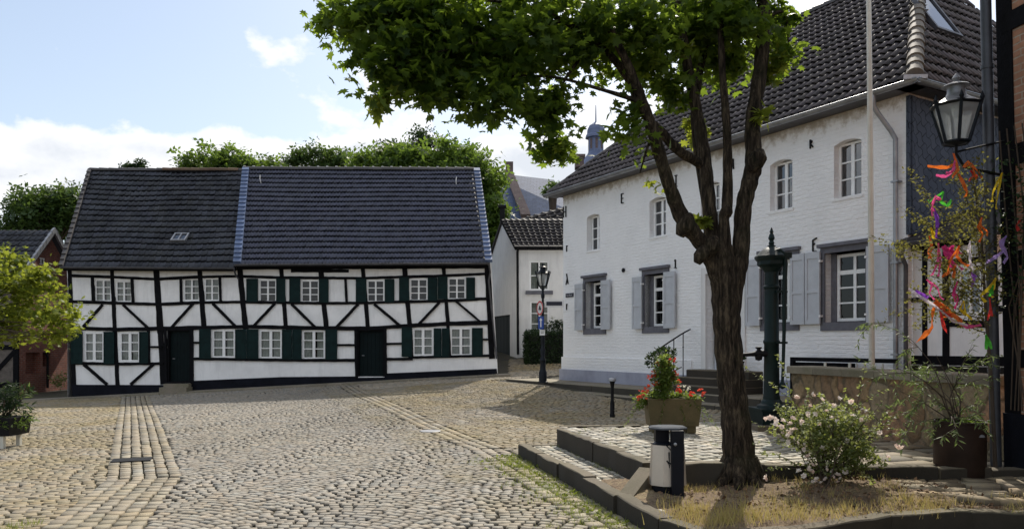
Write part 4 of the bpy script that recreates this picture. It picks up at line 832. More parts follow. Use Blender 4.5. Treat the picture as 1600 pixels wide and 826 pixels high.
# roof
ez, oh, rz_, W2 = 6.32, .36, 10.53, 4.0
E = lambda s: PW(s, ez, oh); rs0, rs1 = 4.7, 9.1
def plane_tiles(name, O, U, VV, Lu, Lv, ok, tw=.18, thh=.30, **kw):
    N = unit(np.cross(U, VV)); nu, nv = int(Lu/tw), int(Lv/thh); tw = Lu/nu; thh = Lv/nv
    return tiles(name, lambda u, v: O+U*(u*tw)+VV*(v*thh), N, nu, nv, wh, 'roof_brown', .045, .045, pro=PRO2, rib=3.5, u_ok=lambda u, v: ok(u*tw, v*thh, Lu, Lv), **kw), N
up_f = PW(0, rz_, -W2)-PW(0, ez, oh); Lf = np.linalg.norm(up_f); up_f = up_f/Lf; s0, s1 = -oh, LW+oh
_, NF = plane_tiles('front_roof', PW(s0, ez, oh), DV, up_f, s1-s0, Lf, lambda u, v, a, b: (rs0-s0)*v/b-.1 < u < a-(s1-rs1)*v/b+.1, colvar=.3, patch=.12)
# hip ends
endR = PW(rs1, rz_, -W2); cR0, cR1 = PW(s1, ez, oh), PW(s1, ez, -8-oh); UR = unit(cR1-cR0); LR = np.linalg.norm(cR1-cR0); vR = endR-(cR0+UR*LR/2); LvR = np.linalg.norm(vR)
plane_tiles('hip_end_roof', cR0, UR, unit(vR), LR, LvR, lambda u, v, a, b: a/2*v/b-.1 < u < a-a/2*v/b+.1, colvar=.3)
mb = MB(); endL = PW(rs0, rz_, -W2); q0, q1, q2, q3 = PW(s0, ez, oh), PW(s1, ez, oh), PW(s1, ez, -8-oh), PW(s0, ez, -8-oh); dz = V(0, 0, -.06)
mb.add([p+dz for p in (q0, q1, q2, q3, endL, endR)], [(0, 1, 5, 4), (1, 2, 5), (2, 3, 4, 5), (3, 0, 4), (3, 2, 1, 0)]); mb.build('roof_deck', 'roof_brown', wh, False, True)
ridge_caps('hip_tiles', cR0+V(0, 0, .06), endR+V(0, 0, .06), wh, 'hip', .14, .34); ridge_caps('ridge_tiles', endL+V(0, 0, .03), endR+V(0, 0, .03), wh, 'ridge_dark', .12, .36); ridge_caps('left_hip_tiles', q0+V(0, 0, .03), endL+V(0, 0, .03), wh, 'ridge_dark', .07, .36)
gutter(PW(s0-.05, ez-.04, oh+.07), PW(s1+.12, ez-.04, oh+.07), wh, .075, 'zinc'); gutter(cR0-NV*-.1+DV*.07+V(0, 0, -.04), cR1+DV*.07+V(0, 0, -.04), wh, .075, 'zinc')
mb = MB(); mb.rect(PW, s0, s1, ez-.10, ez-.05, .0, oh); mb.rect(PE, -oh, 8+oh, ez-.10, ez-.05, .0, oh-.01); mb.pieces('soffit', 'zinc_dark', wh)
mb = MB(); mb.hexa([cR0+V(-.25, -.1, -.05), cR0+V(.15, -.15, -.05), cR0+V(.3, .2, -.05), cR0+V(-.1, .2, -.05), cR0+V(-.25, -.1, .03), cR0+V(.15, -.15, .02), cR0+V(.3, .2, .03), cR0+V(-.1, .2, .08)]); mb.build('corner_flashing', 'lead', wh)
mb = MB(); sp = 11.0; mb.tube([PW(sp, ez-.1, oh+.07), PW(sp, ez-.3, oh+.07), PW(sp+.02, ez-.42, oh-.02), PW(sp+.16, ez-.75, .16), PW(sp+.22, ez-.92, .1), PW(sp+.22, 3.6, .09), PW(sp+.22, .5, .09)], .045, 10)
for z in (1.4, 3.1, 4.6): mb.rect(PW, sp+.15, sp+.29, z, z+.03, .0, .15)
mb.build('downpipe', 'zinc', wh, True)
# slate cladding on the right end
mb = MB(); mb.rect(PE, .02, 8, 3.62, ez-.16, .001, .045); mb.build('slate_cladding', 'slate_wall', wh); mb = MB(); mb.rect(PE, -.045, .12, 3.62, ez-.16, .046, .07); mb.rect(PW, LW-.02, LW+.07, 3.62, ez-.16, -.03, .03); mb.pieces('slate_corner_strip', 'slate_wall', wh)
# roof light on the hip end
mid = cR0+UR*2.2+unit(vR)*1.9; Nr = unit(np.cross(UR, unit(vR))); mb = MB()
for (a, b, c_, d_) in ((0, .9, 0, .07), (0, .9, 1.23, 1.3), (0, .07, .07, 1.23), (.83, .9, .07, 1.23)): mb.prism([mid+UR*u+unit(vR)*v+Nr*.05 for u, v in ((a, c_), (b, c_), (b, d_), (a, d_))], Nr*.08)
rl = mb.build('roof_window', 'zinc_dark', wh); mb = MB(); mb.poly([mid+UR*u+unit(vR)*v+Nr*.1 for u, v in ((.05, .05), (.85, .05), (.85, 1.25), (.05, 1.25))]); mb.build('pane', 'glass_blue', rl)
mb = MB(); mb.poly([PW(.3, 1, -.7), PW(LW-.3, 1, -.7), PW(LW-.3, 6.3, -.7), PW(.3, 6.3, -.7)]); mb.build('dark_rooms', 'dark_in', wh)
# terrace, steps
def slab(name, s0_, s1_, d0, d1, z0, z1, L=1.2, mat='flag', parent=None):
    mb = MB(); n = max(1, round((s1_-s0_)/L))
    for i in range(n):
        a, b = s0_+(s1_-s0_)*i/n, s0_+(s1_-s0_)*(i+1)/n-.01; zz = z1+random.uniform(-.006, .006); cv = .8+.4*random.random(); j = random.uniform(-.01, .01); e_ = .018
        P8 = [PW(a, z0, d0), PW(b, z0, d0), PW(b, z0, d1+j), PW(a, z0, d1+j), PW(a, zz-e_, d0), PW(b, zz-e_, d0), PW(b, zz-e_, d1+j), PW(a, zz-e_, d1+j)]; mb.hexa(P8, (cv*.13, cv*.13, cv*.12))  # riser shade painted in: lower block far darker than the tread
        mb.hexa([P8[4], P8[5], P8[6], P8[7], PW(a+e_, zz, d0), PW(b-e_, zz, d0), PW(b-e_, zz, d1+j-e_), PW(a+e_, zz, d1+j-e_)], (cv, cv, cv*.96))
    return mb.build(name, mat, parent, False, True)
tag(slab('terrace', -1.5, 12.5, -.02, 1.2, -.1, .5), kind='structure'); tag(slab('terrace_step', -2.0, 12.5, 1.21, 1.62, -.2, .33, 1.4), kind='structure')
for k_ in range(3): slab('door_step', 5.8+.13*k_ if k_ < 2 else 6.02, 8.0, .0, 1.05-.3*k_, .49+.17*k_, .67+.17*k_-.004, 2.5, 'kerb', wh)
ral = thing('stair_railing', 'thin black iron handrail beside the door steps of the white house', 'railing', PW(5.85, .7, .5))
mb = MB(); pts = [PW(5.75, 1.98, .06), PW(5.75, 1.86, .35), PW(5.75, 1.66, .75), PW(5.75, 1.45, 1.15), PW(5.75, 1.38, 1.3), PW(5.75, 1.28, 1.34)]; mb.tube(pts, .018, 6); mb.tube([PW(5.75, .72, 1.2), PW(5.75, 1.05, .35)], .012, 6)
mb.build('handrail', 'iron', ral, True)
for d_ in (.3, .6, .9, 1.2):
    mb = MB(); t_ = 1.88-(d_-.3)*.5; mb.tube([PW(5.75, .5, d_), PW(5.75, t_, d_)], .012, 6); mb.lathe([(0, -.03), (.025, 0), (0, .03)], PW(5.75, (t_+.6)/2+.3, d_), 6); mb.build('baluster', 'iron', ral)
# ------------------------------------------------------------------ half-timbered lean-to to the right
lt = thing('timber_lean_to', 'low black and white timbered annexe right of the white house, mostly behind the ribboned birch', 'annexe', PW(13, .4, -.5))
dl_ = -.12
mb = MB(); wall_holes(mb, [(LW+.02, .2), (15.5, .2), (15.5, 3.45), (LW+.02, 3.45)], [(12.24, 12.64, 2.12, 2.92)], lambda s, z, d: PW(s, z, d+dl_), .2); mb.poly([PW(15.5, .2, dl_), PW(15.5, .2, -3), PW(15.5, 3.4, -3), PW(15.5, 3.4, dl_)])
mb.build('rendered_wall', 'plaster', lt)
PL = lambda s, z, d: PW(s, z, d+dl_)
window(PL, 12.24, 12.64, 2.12, 2.92, lt, 1, 2, 3, -.03, .04, .022, glass='glass_blue')
mb = MB()
for i, (a, b, w_) in enumerate((((11.65, .9), (11.65, 3.4), .09), ((12.04, .9), (12.04, 3.4), .12), ((12.84, .9), (12.84, 3.4), .13), ((13.7, .9), (13.7, 3.4), .12), ((11.4, 2.42), (12.0, 2.42), .08), ((12.0, 1.98), (12.84, 1.94), .12), ((12.0, 3.05), (12.84, 3.05), .1), ((12.84, 2.2), (15, 2.2), .1), ((11.4, 1.32), (15.4, 1.32), .16), ((11.4, 3.38), (15.4, 3.38), .12))): mb.bar(PL, a, b, w_, -.03, .02+.001*i)
mb.build('timber_frame', 'timber', lt)
mb = MB(); mb.rect(PL, LW, 15.5, .2, 1.22, .0, .05); mb.build('stone_base', 'trough', lt)
mb = MB(); mb.prism([PL(LW-.05, 3.46, .28), PL(15.6, 3.46, .28), PL(15.6, 4.15, -1.6), PL(LW-.05, 4.15, -1.6)], (0, 0, .05)); mb.build('roof_slab', 'roof_brown', lt, False, True)
gutter(PL(LW-.1, 3.44, .34), PL(15.6, 3.44, .34), lt, .06, 'zinc_dark'); mb = MB(); mb.lathe([(.04, -.18), (.06, -.1), (.11, .0), (.11, .06)], PL(11.4, 3.4, .33), 10); mb.tube([PL(11.4, 3.25, .33), PL(11.42, 3.05, .22), PL(11.42, .5, .22)], .04, 8); mb.build('downpipe', 'zinc_dark', lt, True)
# cellar entrance cheek behind the stone wall
ce = thing('cellar_stair_fence', 'low black fence with pale posts round the cellar stair, behind the sandstone wall', 'fence', PW(10.2, .4, 1.0))
mb = MB(); mb.rect(PW, 9.05, 11.4, 1.26, 1.34, .3, .38); mb.rect(PW, 9.05, 9.13, .5, 1.26, .3, .38)
for i in range(20): mb.rect(PW, 9.15+i*.07, 9.21+i*.07, .5, 1.24, .32, .34)
mb.build('black_boards', 'timber', ce)
for s_ in (9.9, 10.45, 10.62, 10.8, 10.98, 11.16): mb = MB(); mb.rect(PW, s_, s_+(.05 if s_ < 10.5 else .014), .5, 1.25, .385, .41); mb.build('post', 'flagpole', ce)
# ------------------------------------------------------------------ sandstone wall
def PR(a, b): a = V(*a); b = V(*b); t = unit(b-a); return a, b, t, V(-t[1], t[0])
a, b, t, n_ = PR((4.63, 12.7), (5.62, 8.75))
def PSW(u, v, d): p = a+t*u+(-n_)*d*-1; return V(p[0]-n_[0]*0, p[1], v)
Lsw = np.linalg.norm(b-a); nn = -n_ if (-n_)[0] < 0 else n_
def PSW(u, v, d): p = a+t*u+nn*d; return V(p[0], p[1], v)
sw = thing('sandstone_wall', 'rubble sandstone garden wall with flat coping behind the rose bush', 'wall', V(5.1, 10.7, .3))
mb = MB(); NS, NZ = 60, 16; base = len(mb.v)
gu, gv = np.meshgrid(np.linspace(0, Lsw, 80), np.linspace(.05, 1.13, 22)); 
vs = []; 
for i in range(22):
    for j in range(80): vs.append(PSW(gu[i, j], gv[i, j], .0+.012*math.sin(j*1.3+i*.7)+random.uniform(-.008, .008)))
mb.add(vs, [(i*80+j, i*80+j+1, (i+1)*80+j+1, (i+1)*80+j) for i in range(21) for j in range(79)])
mb.rect(PSW, .0, Lsw, .05, 1.13, -.38, -.03); mb.build('rubble_face', 'rubble', sw, True)
mb = MB(); n = 6
for i in range(n):
    c_ = .8+.35*random.random(); u0, u1 = -.06+(Lsw+.06)*i/n, -.06+(Lsw+.06)*(i+1)/n-.008; zt = 1.245+random.uniform(-.004, .004); mb.rect(PSW, u0, u1, 1.13, zt-.015, -.43, .06, (c_, c_, c_*.95)); mb.hexa([PSW(u0, zt-.015, -.43), PSW(u1, zt-.015, -.43), PSW(u1, zt-.015, .06), PSW(u0, zt-.015, .06), PSW(u0+.01, zt, -.415), PSW(u1-.01, zt, -.415), PSW(u1-.01, zt, .045), PSW(u0+.01, zt, .045)], (c_, c_, c_*.95))
mb.build('coping', 'flag', sw, False, True)
# flagpole
fp = thing('flagpole', 'tall cream flagpole rising behind the sandstone wall', 'flagpole', V(6.19, 13.2, .4))
mb = MB(); mb.tube([V(6.19, 13.2, .3), V(6.16, 13.2, 5), V(6.11, 13.2, 9.5)], [.05, .046, .034], 12); mb.build('pole', 'flagpole', fp, True); mb = MB(); mb.lathe([(0, 0), (.07, .03), (.07, .1), (0, .14)], (6.11, 13.2, 9.5), 10); mb.build('finial', 'zinc', fp, True); mb = MB(); mb.tube([V(6.13, 13.13, 1.5), V(6.1, 13.13, 5), V(6.07, 13.15, 9.3)], .006, 4); mb.tube([V(6.13, 13.13, 1.5), V(6.16, 13.1, 1.45)], .01, 4); mb.build('halyard', 'flagpole', fp)
# ------------------------------------------------------------------ annexe in the gap
YA = 31.0; an = thing('white_gabled_cottage', 'small white gabled cottage with green gate beyond the lamp post', 'cottage', V(1, 31, 1.2))
ca, cb_ = V(.2, 31, 0), V(-1.0, 35, 0); tg = unit(cb_-ca); LG = np.linalg.norm(cb_-ca)
def PGa(u, v, d): p = ca+tg*u; q_ = V(tg[1], -tg[0], 0)*-1; return V(p[0], p[1], v)+q_*d
def PFa(u, v, d): return V(u, YA-d, v)
gt = (1.0, 3.9, .9, 2.85)
mb = MB(); wall_holes(mb, [(0, .6), (LG, .6), (LG, 5.6), (LG/2, 6.95), (0, 5.6)], [gt], PGa, .2)
fw_ = [(.70, 1.5, 3.78, 4.98), (.72, 1.5, 1.95, 3.35)]
wall_holes(mb, [(.2, .6), (2.9, .6), (2.9, 5.6), (.2, 5.6)], fw_, PFa, .2); mb.poly([PFa(2.1, 5.6, 0), PFa(2.9, 5.6, 0), PFa(2.9, 6.6, 0)])
mb.poly([V(2.9, 31, .6), V(6, 33, .6), V(6, 33, 6.2), V(2.9, 31, 6.2)]); mb.build('plaster_wall', 'plaster_warm', an)
mb = MB()
for i in range(12): a_ = gt[0]+(gt[1]-gt[0])*i/12; mb.rect(PGa, a_, a_+.23, gt[2], gt[3], -.12, -.09+.004*(i % 2))
mb.build('gate', 'doorgreen', an)
for w in fw_: window(PFa, w[0], w[1], w[2], w[3], an, 1, 2, 3 if w[2] < 3 else 2, -.03, .07, .035, curtain=True)
mb = MB()
for w in fw_: mb.rect(PFa, w[0]-.15, w[1]+.15, w[2]-.16, w[2]-.01, -.05, .09)
mb.pieces('window_sill', 'surround', an)
mb = MB(); mb.poly([V(.3, 31.6, 1), V(2.8, 31.6, 1), V(2.8, 31.6, 5.5), V(.3, 31.6, 5.5)]); mb.build('dark_rooms', 'dark_in', an)
th_cur = an
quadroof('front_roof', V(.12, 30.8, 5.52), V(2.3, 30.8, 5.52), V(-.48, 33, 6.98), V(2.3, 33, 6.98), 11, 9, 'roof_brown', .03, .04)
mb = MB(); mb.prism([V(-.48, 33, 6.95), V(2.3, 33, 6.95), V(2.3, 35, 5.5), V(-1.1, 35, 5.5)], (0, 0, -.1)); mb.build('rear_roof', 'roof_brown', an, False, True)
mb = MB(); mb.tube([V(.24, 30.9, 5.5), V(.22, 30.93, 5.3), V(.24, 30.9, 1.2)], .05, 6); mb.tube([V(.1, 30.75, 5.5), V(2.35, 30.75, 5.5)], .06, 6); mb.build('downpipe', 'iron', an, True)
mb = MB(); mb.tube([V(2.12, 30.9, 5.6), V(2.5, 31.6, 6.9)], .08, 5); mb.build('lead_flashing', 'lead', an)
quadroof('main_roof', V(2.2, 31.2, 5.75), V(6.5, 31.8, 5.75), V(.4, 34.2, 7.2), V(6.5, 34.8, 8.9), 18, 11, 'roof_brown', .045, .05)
mb = MB(); mb.prism([V(-.3, 33.8, 6.6), V(.5, 34.3, 7.15), V(6.5, 34.9, 8.85), V(6.5, 38, 6), V(-.3, 38, 6)], (0, 0, -.1)); mb.build('rear_slope', 'roof_brown', an, False, True)
mb = MB(); mb.box((-.42, 33.4, 7.2), (.22, .22, .7)); mb.box((-.42, 33.4, 7.58), (.34, .34, .1)); mb.build('chimney', 'iron', an)
# church
ch = thing('church_nave', 'distant church with blue slate roof and brick gable strip', 'church', V(0, 62, 2))
A0, A1, B0, B1_ = H(755, 268, 63), H(866, 281, 63), H(742, 352, 56), H(893, 330, 56)
N = unit(np.cross(B1_-B0, A0-B0)); mb = MB(); mb.prism([B0, B1_, A1, A0], -N*.3); mb.prism([A0, A1, A1+V(2, 6, -6), A0+V(-1, 7, -6)], (0, 0, -.3)); mb.build('slate_roof', 'church_slate', ch)
mb = MB(); p0, p1 = A0+(A1-A0)*.36, B0+(B1_-B0)*.53; n = 11
for i in range(n): f = i/n; p = p0+(p1-p0)*f; q = p0+(p1-p0)*(f+1/n); mb.hexa([p-V(.35, 0, 0)-N*.2, p+V(.35, 0, 0)-N*.2, q+V(.35, 0, 0)-N*.2, q-V(.35, 0, 0)-N*.2, p-V(.35, 0, 0)+N*.45, p+V(.35, 0, 0)+N*.45, q+V(.35, 0, 0)+N*(.3), q-V(.35, 0, 0)+N*.3])
mb.build('brick_gable_strip', 'brick_church', ch); mb = MB(); mb.box(p0+V(.05, 0, .3), (.62, .6, 1.4)); mb.build('chimney', 'brick_church', ch)
mb = MB(); mb.prism([V(B0[0]+1, 56.5, -1), V(B1_[0]-1, 56.5, -1), V(B1_[0]-1, 56.5, B1_[2]), V(B0[0]+1, 56.5, B0[2])], (0, 12, 0)); mb.build('brick_wall', 'brick_church', ch)
ct = thing('church_tower', 'distant octagonal church turret with blue slate dome and spire', 'church tower', H(931, 320, 75))
def zr(py): return EYE+(HY-py)*75/FO
k7 = 75/FO; cx7, z0 = H(931, 300, 75), zr(300)
mb = MB(); c7 = V(cx7[0], 75, 0)
mb.lathe([(r*k7, zr(y)) for r, y in ((46, 330), (45, 300), (42, 285), (38, 272), (30, 261), (21, 250), (15, 243), (12.5, 238), (12, 216), (17, 216), (17, 213), (14.5, 210), (14.2, 203), (11, 197), (5, 193), (1.2, 190), (.6, 165), (.01, 164))], c7, 8, PI/8); mb.build('slate_dome', 'tower_slate', ct)
mb = MB()
for k_ in range(8):
    an_ = PI/8+PI/8+k_*PI/4; r_ = 12.1*k7*math.cos(PI/8)+.01; p = c7+V(math.cos(an_)*r_, math.sin(an_)*r_, zr(226)); mb.box(p, (.05, .22, 1.0), an_)
mb.pieces('louvre', 'brick_church', ct); mb = MB(); mb.box(H(905, 254, 72.5)+V(0, 0, 0), (.75, 1.5, 1.1)); mb.box(H(905, 246, 72.5), (1.0, 1.7, .25)); mb.build('dormer', 'brick_church', ct)
mb = MB(); mb.prism([c7+V(-3, -3, 0), c7+V(3, -3, 0), c7+V(3, 3, 0), c7+V(-3, 3, 0)], (0, 0, zr(322))); mb.build('tower_wall', 'brick_church', ct)
# ------------------------------------------------------------------ brick building at the right edge
bb = thing('brick_timber_building', 'weathered brick and black timber building filling the right edge', 'building', V(5.5, 8.3, .2))
Bc = V(5.38, 8.35, 0); Bt = unit(V(.164, -.986, 0)); Bn = V(-.986, -.164, 0)
def PB(u, v, d): return Bc+Bt*u+Bn*d+UPZ*v+V(-.045, 0, 0)*(v-1.6)*.5
mb = MB(); mb.rect(PB, 0, 5.5, -.3, 7.2, -4.5, 0); mb.build('brick_wall', 'brick_near', bb)
mb = MB(); 
for i, (a_, b_, w_) in enumerate((((.07, .85), (.07, 7.2), .2), ((.05, 1.45), (5.5, 1.45), .19), ((.05, 3.62), (5.5, 3.62), .22), ((.05, 2.52), (5.5, 2.52), .0001+.16), ((.05, 5.05), (5.5, 5.05), .2), ((1.6, .85), (1.6, 7.2), .2), ((3.2, .85), (3.2, 7.2), .2), ((4.8, .85), (4.8, 7.2), .2))): mb.bar(PB, a_, b_, w_, -.05, .018+.001*i)
mb.build('timber_frame', 'timber', bb)
mb = MB(); mb.rect(PB, -.02, 5.5, -.3, .86, -4.5, .05); mb.build('plinth', 'tar', bb)
mb = MB(); mb.prism([PB(-.5, 7.2, .5), PB(6, 7.2, .5), PB(6, 9.5, -2.2), PB(-.5, 9.5, -2.2)], (0, 0, .12)); mb.prism([PB(-.5, 9.5, -2.2), PB(6, 9.5, -2.2), PB(6, 7.2, -5), PB(-.5, 7.2, -5)], (0, 0, .12)); mb.build('roof', 'roof_brown', bb, False, True)
mb = MB(); mb.tube([PB(-.04, 7.0, .13), PB(-.04, 4, .13), PB(-.04, 1.5, .13), PB(-.04, .1, .13)], .055, 14)
for z in (1.3, 2.9, 4.6): mb.tube([PB(-.04, z, .13), PB(-.04, z+.04, .13)], .064, 14)
mb.build('downpipe', 'pipe_dark', bb, True)
# ------------------------------------------------------------------ lamps
def lantern(parent, c, h, w, n, rot, capmat='lampiron', frame='lampiron'):
    """c: bottom of the glass cage; h: cage height; w: top radius"""
    wb = w*.52; P3 = lambda r, z, k: V(c[0]+r*math.cos(rot+2*PI*k/n), c[1]+r*math.sin(rot+2*PI*k/n), c[2]+z)
    mb = MB()
    for k in range(n):
        mb.tube([P3(wb, 0, k), P3(w, h, k)], .016*w/.2, 4); mb.tube([P3(wb, 0, k), P3(wb, 0, k+1)], .016*w/.2, 4); mb.tube([P3(w, h, k), P3(w, h, k+1)], .018*w/.2, 4)
        mb.lathe([(.012, 0), (.022*w/.2, .03*w/.2), (.001, .085*w/.2)], P3(w*1.03, h, k), 6)
    mb.lathe([(.02, -.03), (wb*.9, -.012), (wb, 0.0)], c, n, rot); fr = mb.build('lantern_frame', frame, parent)
    g = MB()
    for k in range(n): g.poly([P3(wb*.97, .01, k), P3(wb*.97, .01, k+1), P3(w*.97, h-.01, k+1), P3(w*.97, h-.01, k)])
    g.build('lantern_glass', 'lampglass', parent)
    mb = MB(); mb.lathe([(w*1.04, h), (w*.98, h+.01), (w*.62, h+.26*w), (w*.42, h+.42*w), (w*.37, h+.55*w), (w*.36, h+.8*w), (w*.38, h+.82*w), (w*.58, h+.84*w), (w*.5, h+.9*w), (w*.2, h+1.02*w), (w*.1, h+1.08*w), (w*.17, h+1.2*w), (w*.12, h+1.3*w), (w*.02, h+1.42*w)], c, 18); mb.build('lantern_cap', capmat, parent, True)
    mb = MB(); mb.lathe([(w*.15, h-.12), (w*.2, h-.05), (w*.2, h+.0)], c, 10); mb.build('lamp_holder', 'whitepaint', parent, True)
lx, ly, lz = .90, 22.4, .49
lp = thing('street_lamp', 'dark cast iron street lamp with glass lantern at the corner of the white house', 'street lamp', V(lx, ly, lz))
mb = MB(); mb.lathe([(.15, 0), (.15, .03), (.115, .05), (.115, .3), (.10, .34), (.085, .38), (.08, .62), (.095, .65), (.085, .69), (.055, .74), (.07, .9), (.075, .96), (.055, 1.0), (.045, 1.1), (.06, 1.2), (.062, 1.3), (.04, 1.4), (.034, 2.45), (.05, 2.47), (.055, 2.56), (.035, 2.6), (.03, 2.7), (.05, 2.72), (.05, 2.76)], (lx, ly, lz), 14); mb.build('post', 'lampiron', lp, True)
lantern(lp, V(lx, ly, lz+2.80), .38, .215, 6, .3)
sg = thing('round_traffic_sign', 'small round white sign with red rim on the lamp post', 'traffic sign', V(lx-.09, ly-.08, lz+2.15))
def sign_frame(c, yaw): n = V(math.sin(yaw), -math.cos(yaw), 0); t = V(math.cos(yaw), math.sin(yaw), 0); return lambda u, v, d: c+t*u+UPZ*v+n*d
Pq = sign_frame(V(lx-.09, ly-.07, lz+2.17), -1.15)
def disc(P, r, d, n=24, r0=0): 
    mb = MB(); pts = [P(r*math.cos(2*PI*k/n), r*math.sin(2*PI*k/n), d) for k in range(n)]
    if r0:
        q_ = [P(r0*math.cos(2*PI*k/n), r0*math.sin(2*PI*k/n), d) for k in range(n)]; mb.add(pts+q_, [(k, (k+1) % n, n+(k+1) % n, n+k) for k in range(n)])
    else: mb.prism(pts, P(0, 0, d-.004)-P(0, 0, d))
    return mb
disc(Pq, .21, 0).build('plate', 'signwhite', sg); disc(Pq, .21, .003, r0=.165).build('red_rim', 'signred', sg)
mb = MB(); 
for u, v, r in ((0, .02, .05), (-.04, -.03, .035), (.05, -.03, .035)): mb.prism([Pq(u+r*math.cos(k*PI/5), v+r*math.sin(k*PI/5), .002) for k in range(10)], Pq(0, 0, .005+r*.02)-Pq(0, 0, 0))
mb.build('symbol', 'signdark', sg)
sb = thing('blue_traffic_sign', 'blue rectangular sign with white arrow below the round sign on the lamp post', 'traffic sign', V(lx-.06, ly-.07, lz+1.75)); Pq = sign_frame(V(lx-.06, ly-.07, lz+1.76), -.95)
mb = MB(); mb.rect(Pq, -.13, .13, -.2, .17, -.004, 0); mb.build('plate', 'signblue', sb); mb = MB(); mb.rect(Pq, -.025, .025, -.14, .06, .001, .003); mb.prism([Pq(-.07, .05, .001), Pq(.07, .05, .001), Pq(0, .13, .001)], Pq(0, 0, .003)-Pq(0, 0, 0)); mb.build('white_arrow', 'signwhite', sb)
s3 = thing('supplementary_plate', 'small white plate lowest of the signs on the lamp post', 'sign', V(lx-.02, ly-.06, lz+1.5)); Pq = sign_frame(V(lx-.02, ly-.07, lz+1.48), -.6); mb = MB(); mb.rect(Pq, -.09, .09, -.1, .06, -.004, 0); mb.build('plate', 'signwhite', s3); mb = MB(); mb.rect(Pq, -.06, .06, .0, .015, .001, .003); mb.rect(Pq, -.05, .05, -.04, -.025, .001, .003); mb.build('lettering', 'signdark', s3)
s4 = thing('direction_sign', 'white rimmed dark finger sign pointing right from the lamp post', 'sign', V(lx+.3, ly, lz+2.3)); Pq = sign_frame(V(lx+.05, ly-.04, lz+2.3), 0)
mb = MB(); mb.rect(Pq, .0, .56, -.11, .11, -.01, 0); mb.build('plate', 'signwhite', s4); mb = MB(); mb.rect(Pq, .05, .51, -.055, .06, .001, .003); mb.build('dark_panel', 'signdark', s4)
def text(name, s, P, size, mat, parent, ext=.002):
    cu = bpy.data.curves.new(name, 'FONT'); cu.body = s; cu.size = 1; cu.extrude = 0; cu.align_x = 'CENTER'; cu.align_y = 'CENTER'; o = bpy.data.objects.new(name, cu); C.objects.link(o); bpy.context.view_layer.update()
    me = bpy.data.meshes.new_from_object(o.evaluated_get(bpy.context.evaluated_depsgraph_get())); vs = [P(v.co.x*size, v.co.y*size, ext) for v in me.vertices]; fs = [tuple(p.vertices) for p in me.polygons]
    bpy.data.objects.remove(o); bpy.data.curves.remove(cu); return finish(name, vs, fs, mat, parent)
st = thing('street_name_plate', 'small dark street name plate with white lettering at the corner of the white house', 'sign', PW(s_at(890.5), z_at(890.5, 461), .02))
s_, z_ = s_at(890.5), z_at(890.5, 461); w_ = (s_at(896.5)-s_at(884.5))/2; mb = MB(); mb.rect(PW, s_-w_, s_+w_, z_-.062, z_+.062, .003, .02); mb.build('plate', 'signdark', st); text('lettering', 'Am Markt', lambda u, v, d: PW(s_+u, z_+v, .02+d), .075, 'signwhite', st)
# wall lantern at the brick building
wlp = thing('wall_lantern', 'large glass lantern with silvery cap on a bracket of the brick building', 'wall lantern', V(5.3, 8.3, 3.9)); Lc = H(1494, 223, 8.3)
lantern(wlp, Lc, .40, .245, 6, .2, 'whiteiron')
mb = MB(); mb.tube([Lc+V(0, 0, -.02), Lc+V(0, 0, -.12), Lc+V(.1, .02, -.26), PB(.05, 3.42, 0)], .016, 8); mb.tube([Lc+V(0, 0, -.1), Lc+V(.3, 0, -.03), PB(.05, 3.8, 0)], .011, 6); mb.build('bracket', 'iron', wlp, True)
# hanging board
hb = thing('shop_board', 'pale grey board with dark lettering fixed to the brick building behind the birch', 'sign', H(1545, 385, 8.5)); q0_ = H(1523, 400, 8.5); 
Pq = lambda u, v, d: V(q0_[0]+u, q0_[1]-d, q0_[2]+v)
mb = MB(); mb.rect(Pq, -.02, .36, .0, .235, -.02, 0); mb.build('board', 'signwhite', hb); text('lettering', 'CAUS', lambda u, v, d: Pq(u+.12, v+.13, d), .075, 'signdark', hb); mb = MB(); mb.tube([Pq(.34, .12, -.03), PB(-.02, 2.75, .0)], .012, 6); mb.build('bracket', 'iron', hb)
# ------------------------------------------------------------------ pump
px_, py_ = 3.92, 11.6; pz = float(plz(px_, 0)); PSC = .915; pu = thing('village_pump', 'tall dark green cast iron village pump with domed cap and long lever', 'water pump', V(px_, py_, pz))
mb = MB(); mb.box((px_, py_, pz+.04), (.78, .78, .1), .1); mb.sc(pz, PSC).build('stone_base', 'kerb', pu, False, True)
mb = MB(); mb.box((px_, py_, pz+.2), (.5, .5, .22), .1); mb.box((px_, py_, pz+.33), (.56, .56, .04), .1); mb.sc(pz, PSC).build('plinth', 'pumpgreen', pu)
mb = MB(); mb.lathe([(.22, .35), (.21, .39), (.16, .42), (.15, .46), (.125, .49), (.125, .52), (.115, .56), (.108, 1.4), (.122, 1.42), (.122, 1.45), (.108, 1.47), (.102, 2.3), (.118, 2.32), (.118, 2.35), (.10, 2.37), (.10, 2.58), (.13, 2.62), (.15, 2.66)], (px_, py_, pz), 20); mb.sc(pz, PSC).build('column', 'pumpgreen', pu, True)
mb = MB(); mb.lathe([(.14, 2.64), (.21, 2.7), (.21, 2.76), (.245, 2.8), (.25, 2.84), (.21, 2.88), (.17, 2.93), (.1, 2.98), (.06, 3.0), (.06, 3.02), (.02, 3.04)], (px_, py_, pz), 8, PI/8); mb.lathe([(.03, 3.02), (.045, 3.06), (.03, 3.1), (.05, 3.14), (.035, 3.2), (.02, 3.22), (.03, 3.25), (.004, 3.32)], (px_, py_, pz), 10); mb.sc(pz, PSC).build('cap', 'pumpgreen', pu, True)
mb = MB(); L_ = lambda dx, z: V(px_+dx-.055, py_-.14, pz+z)
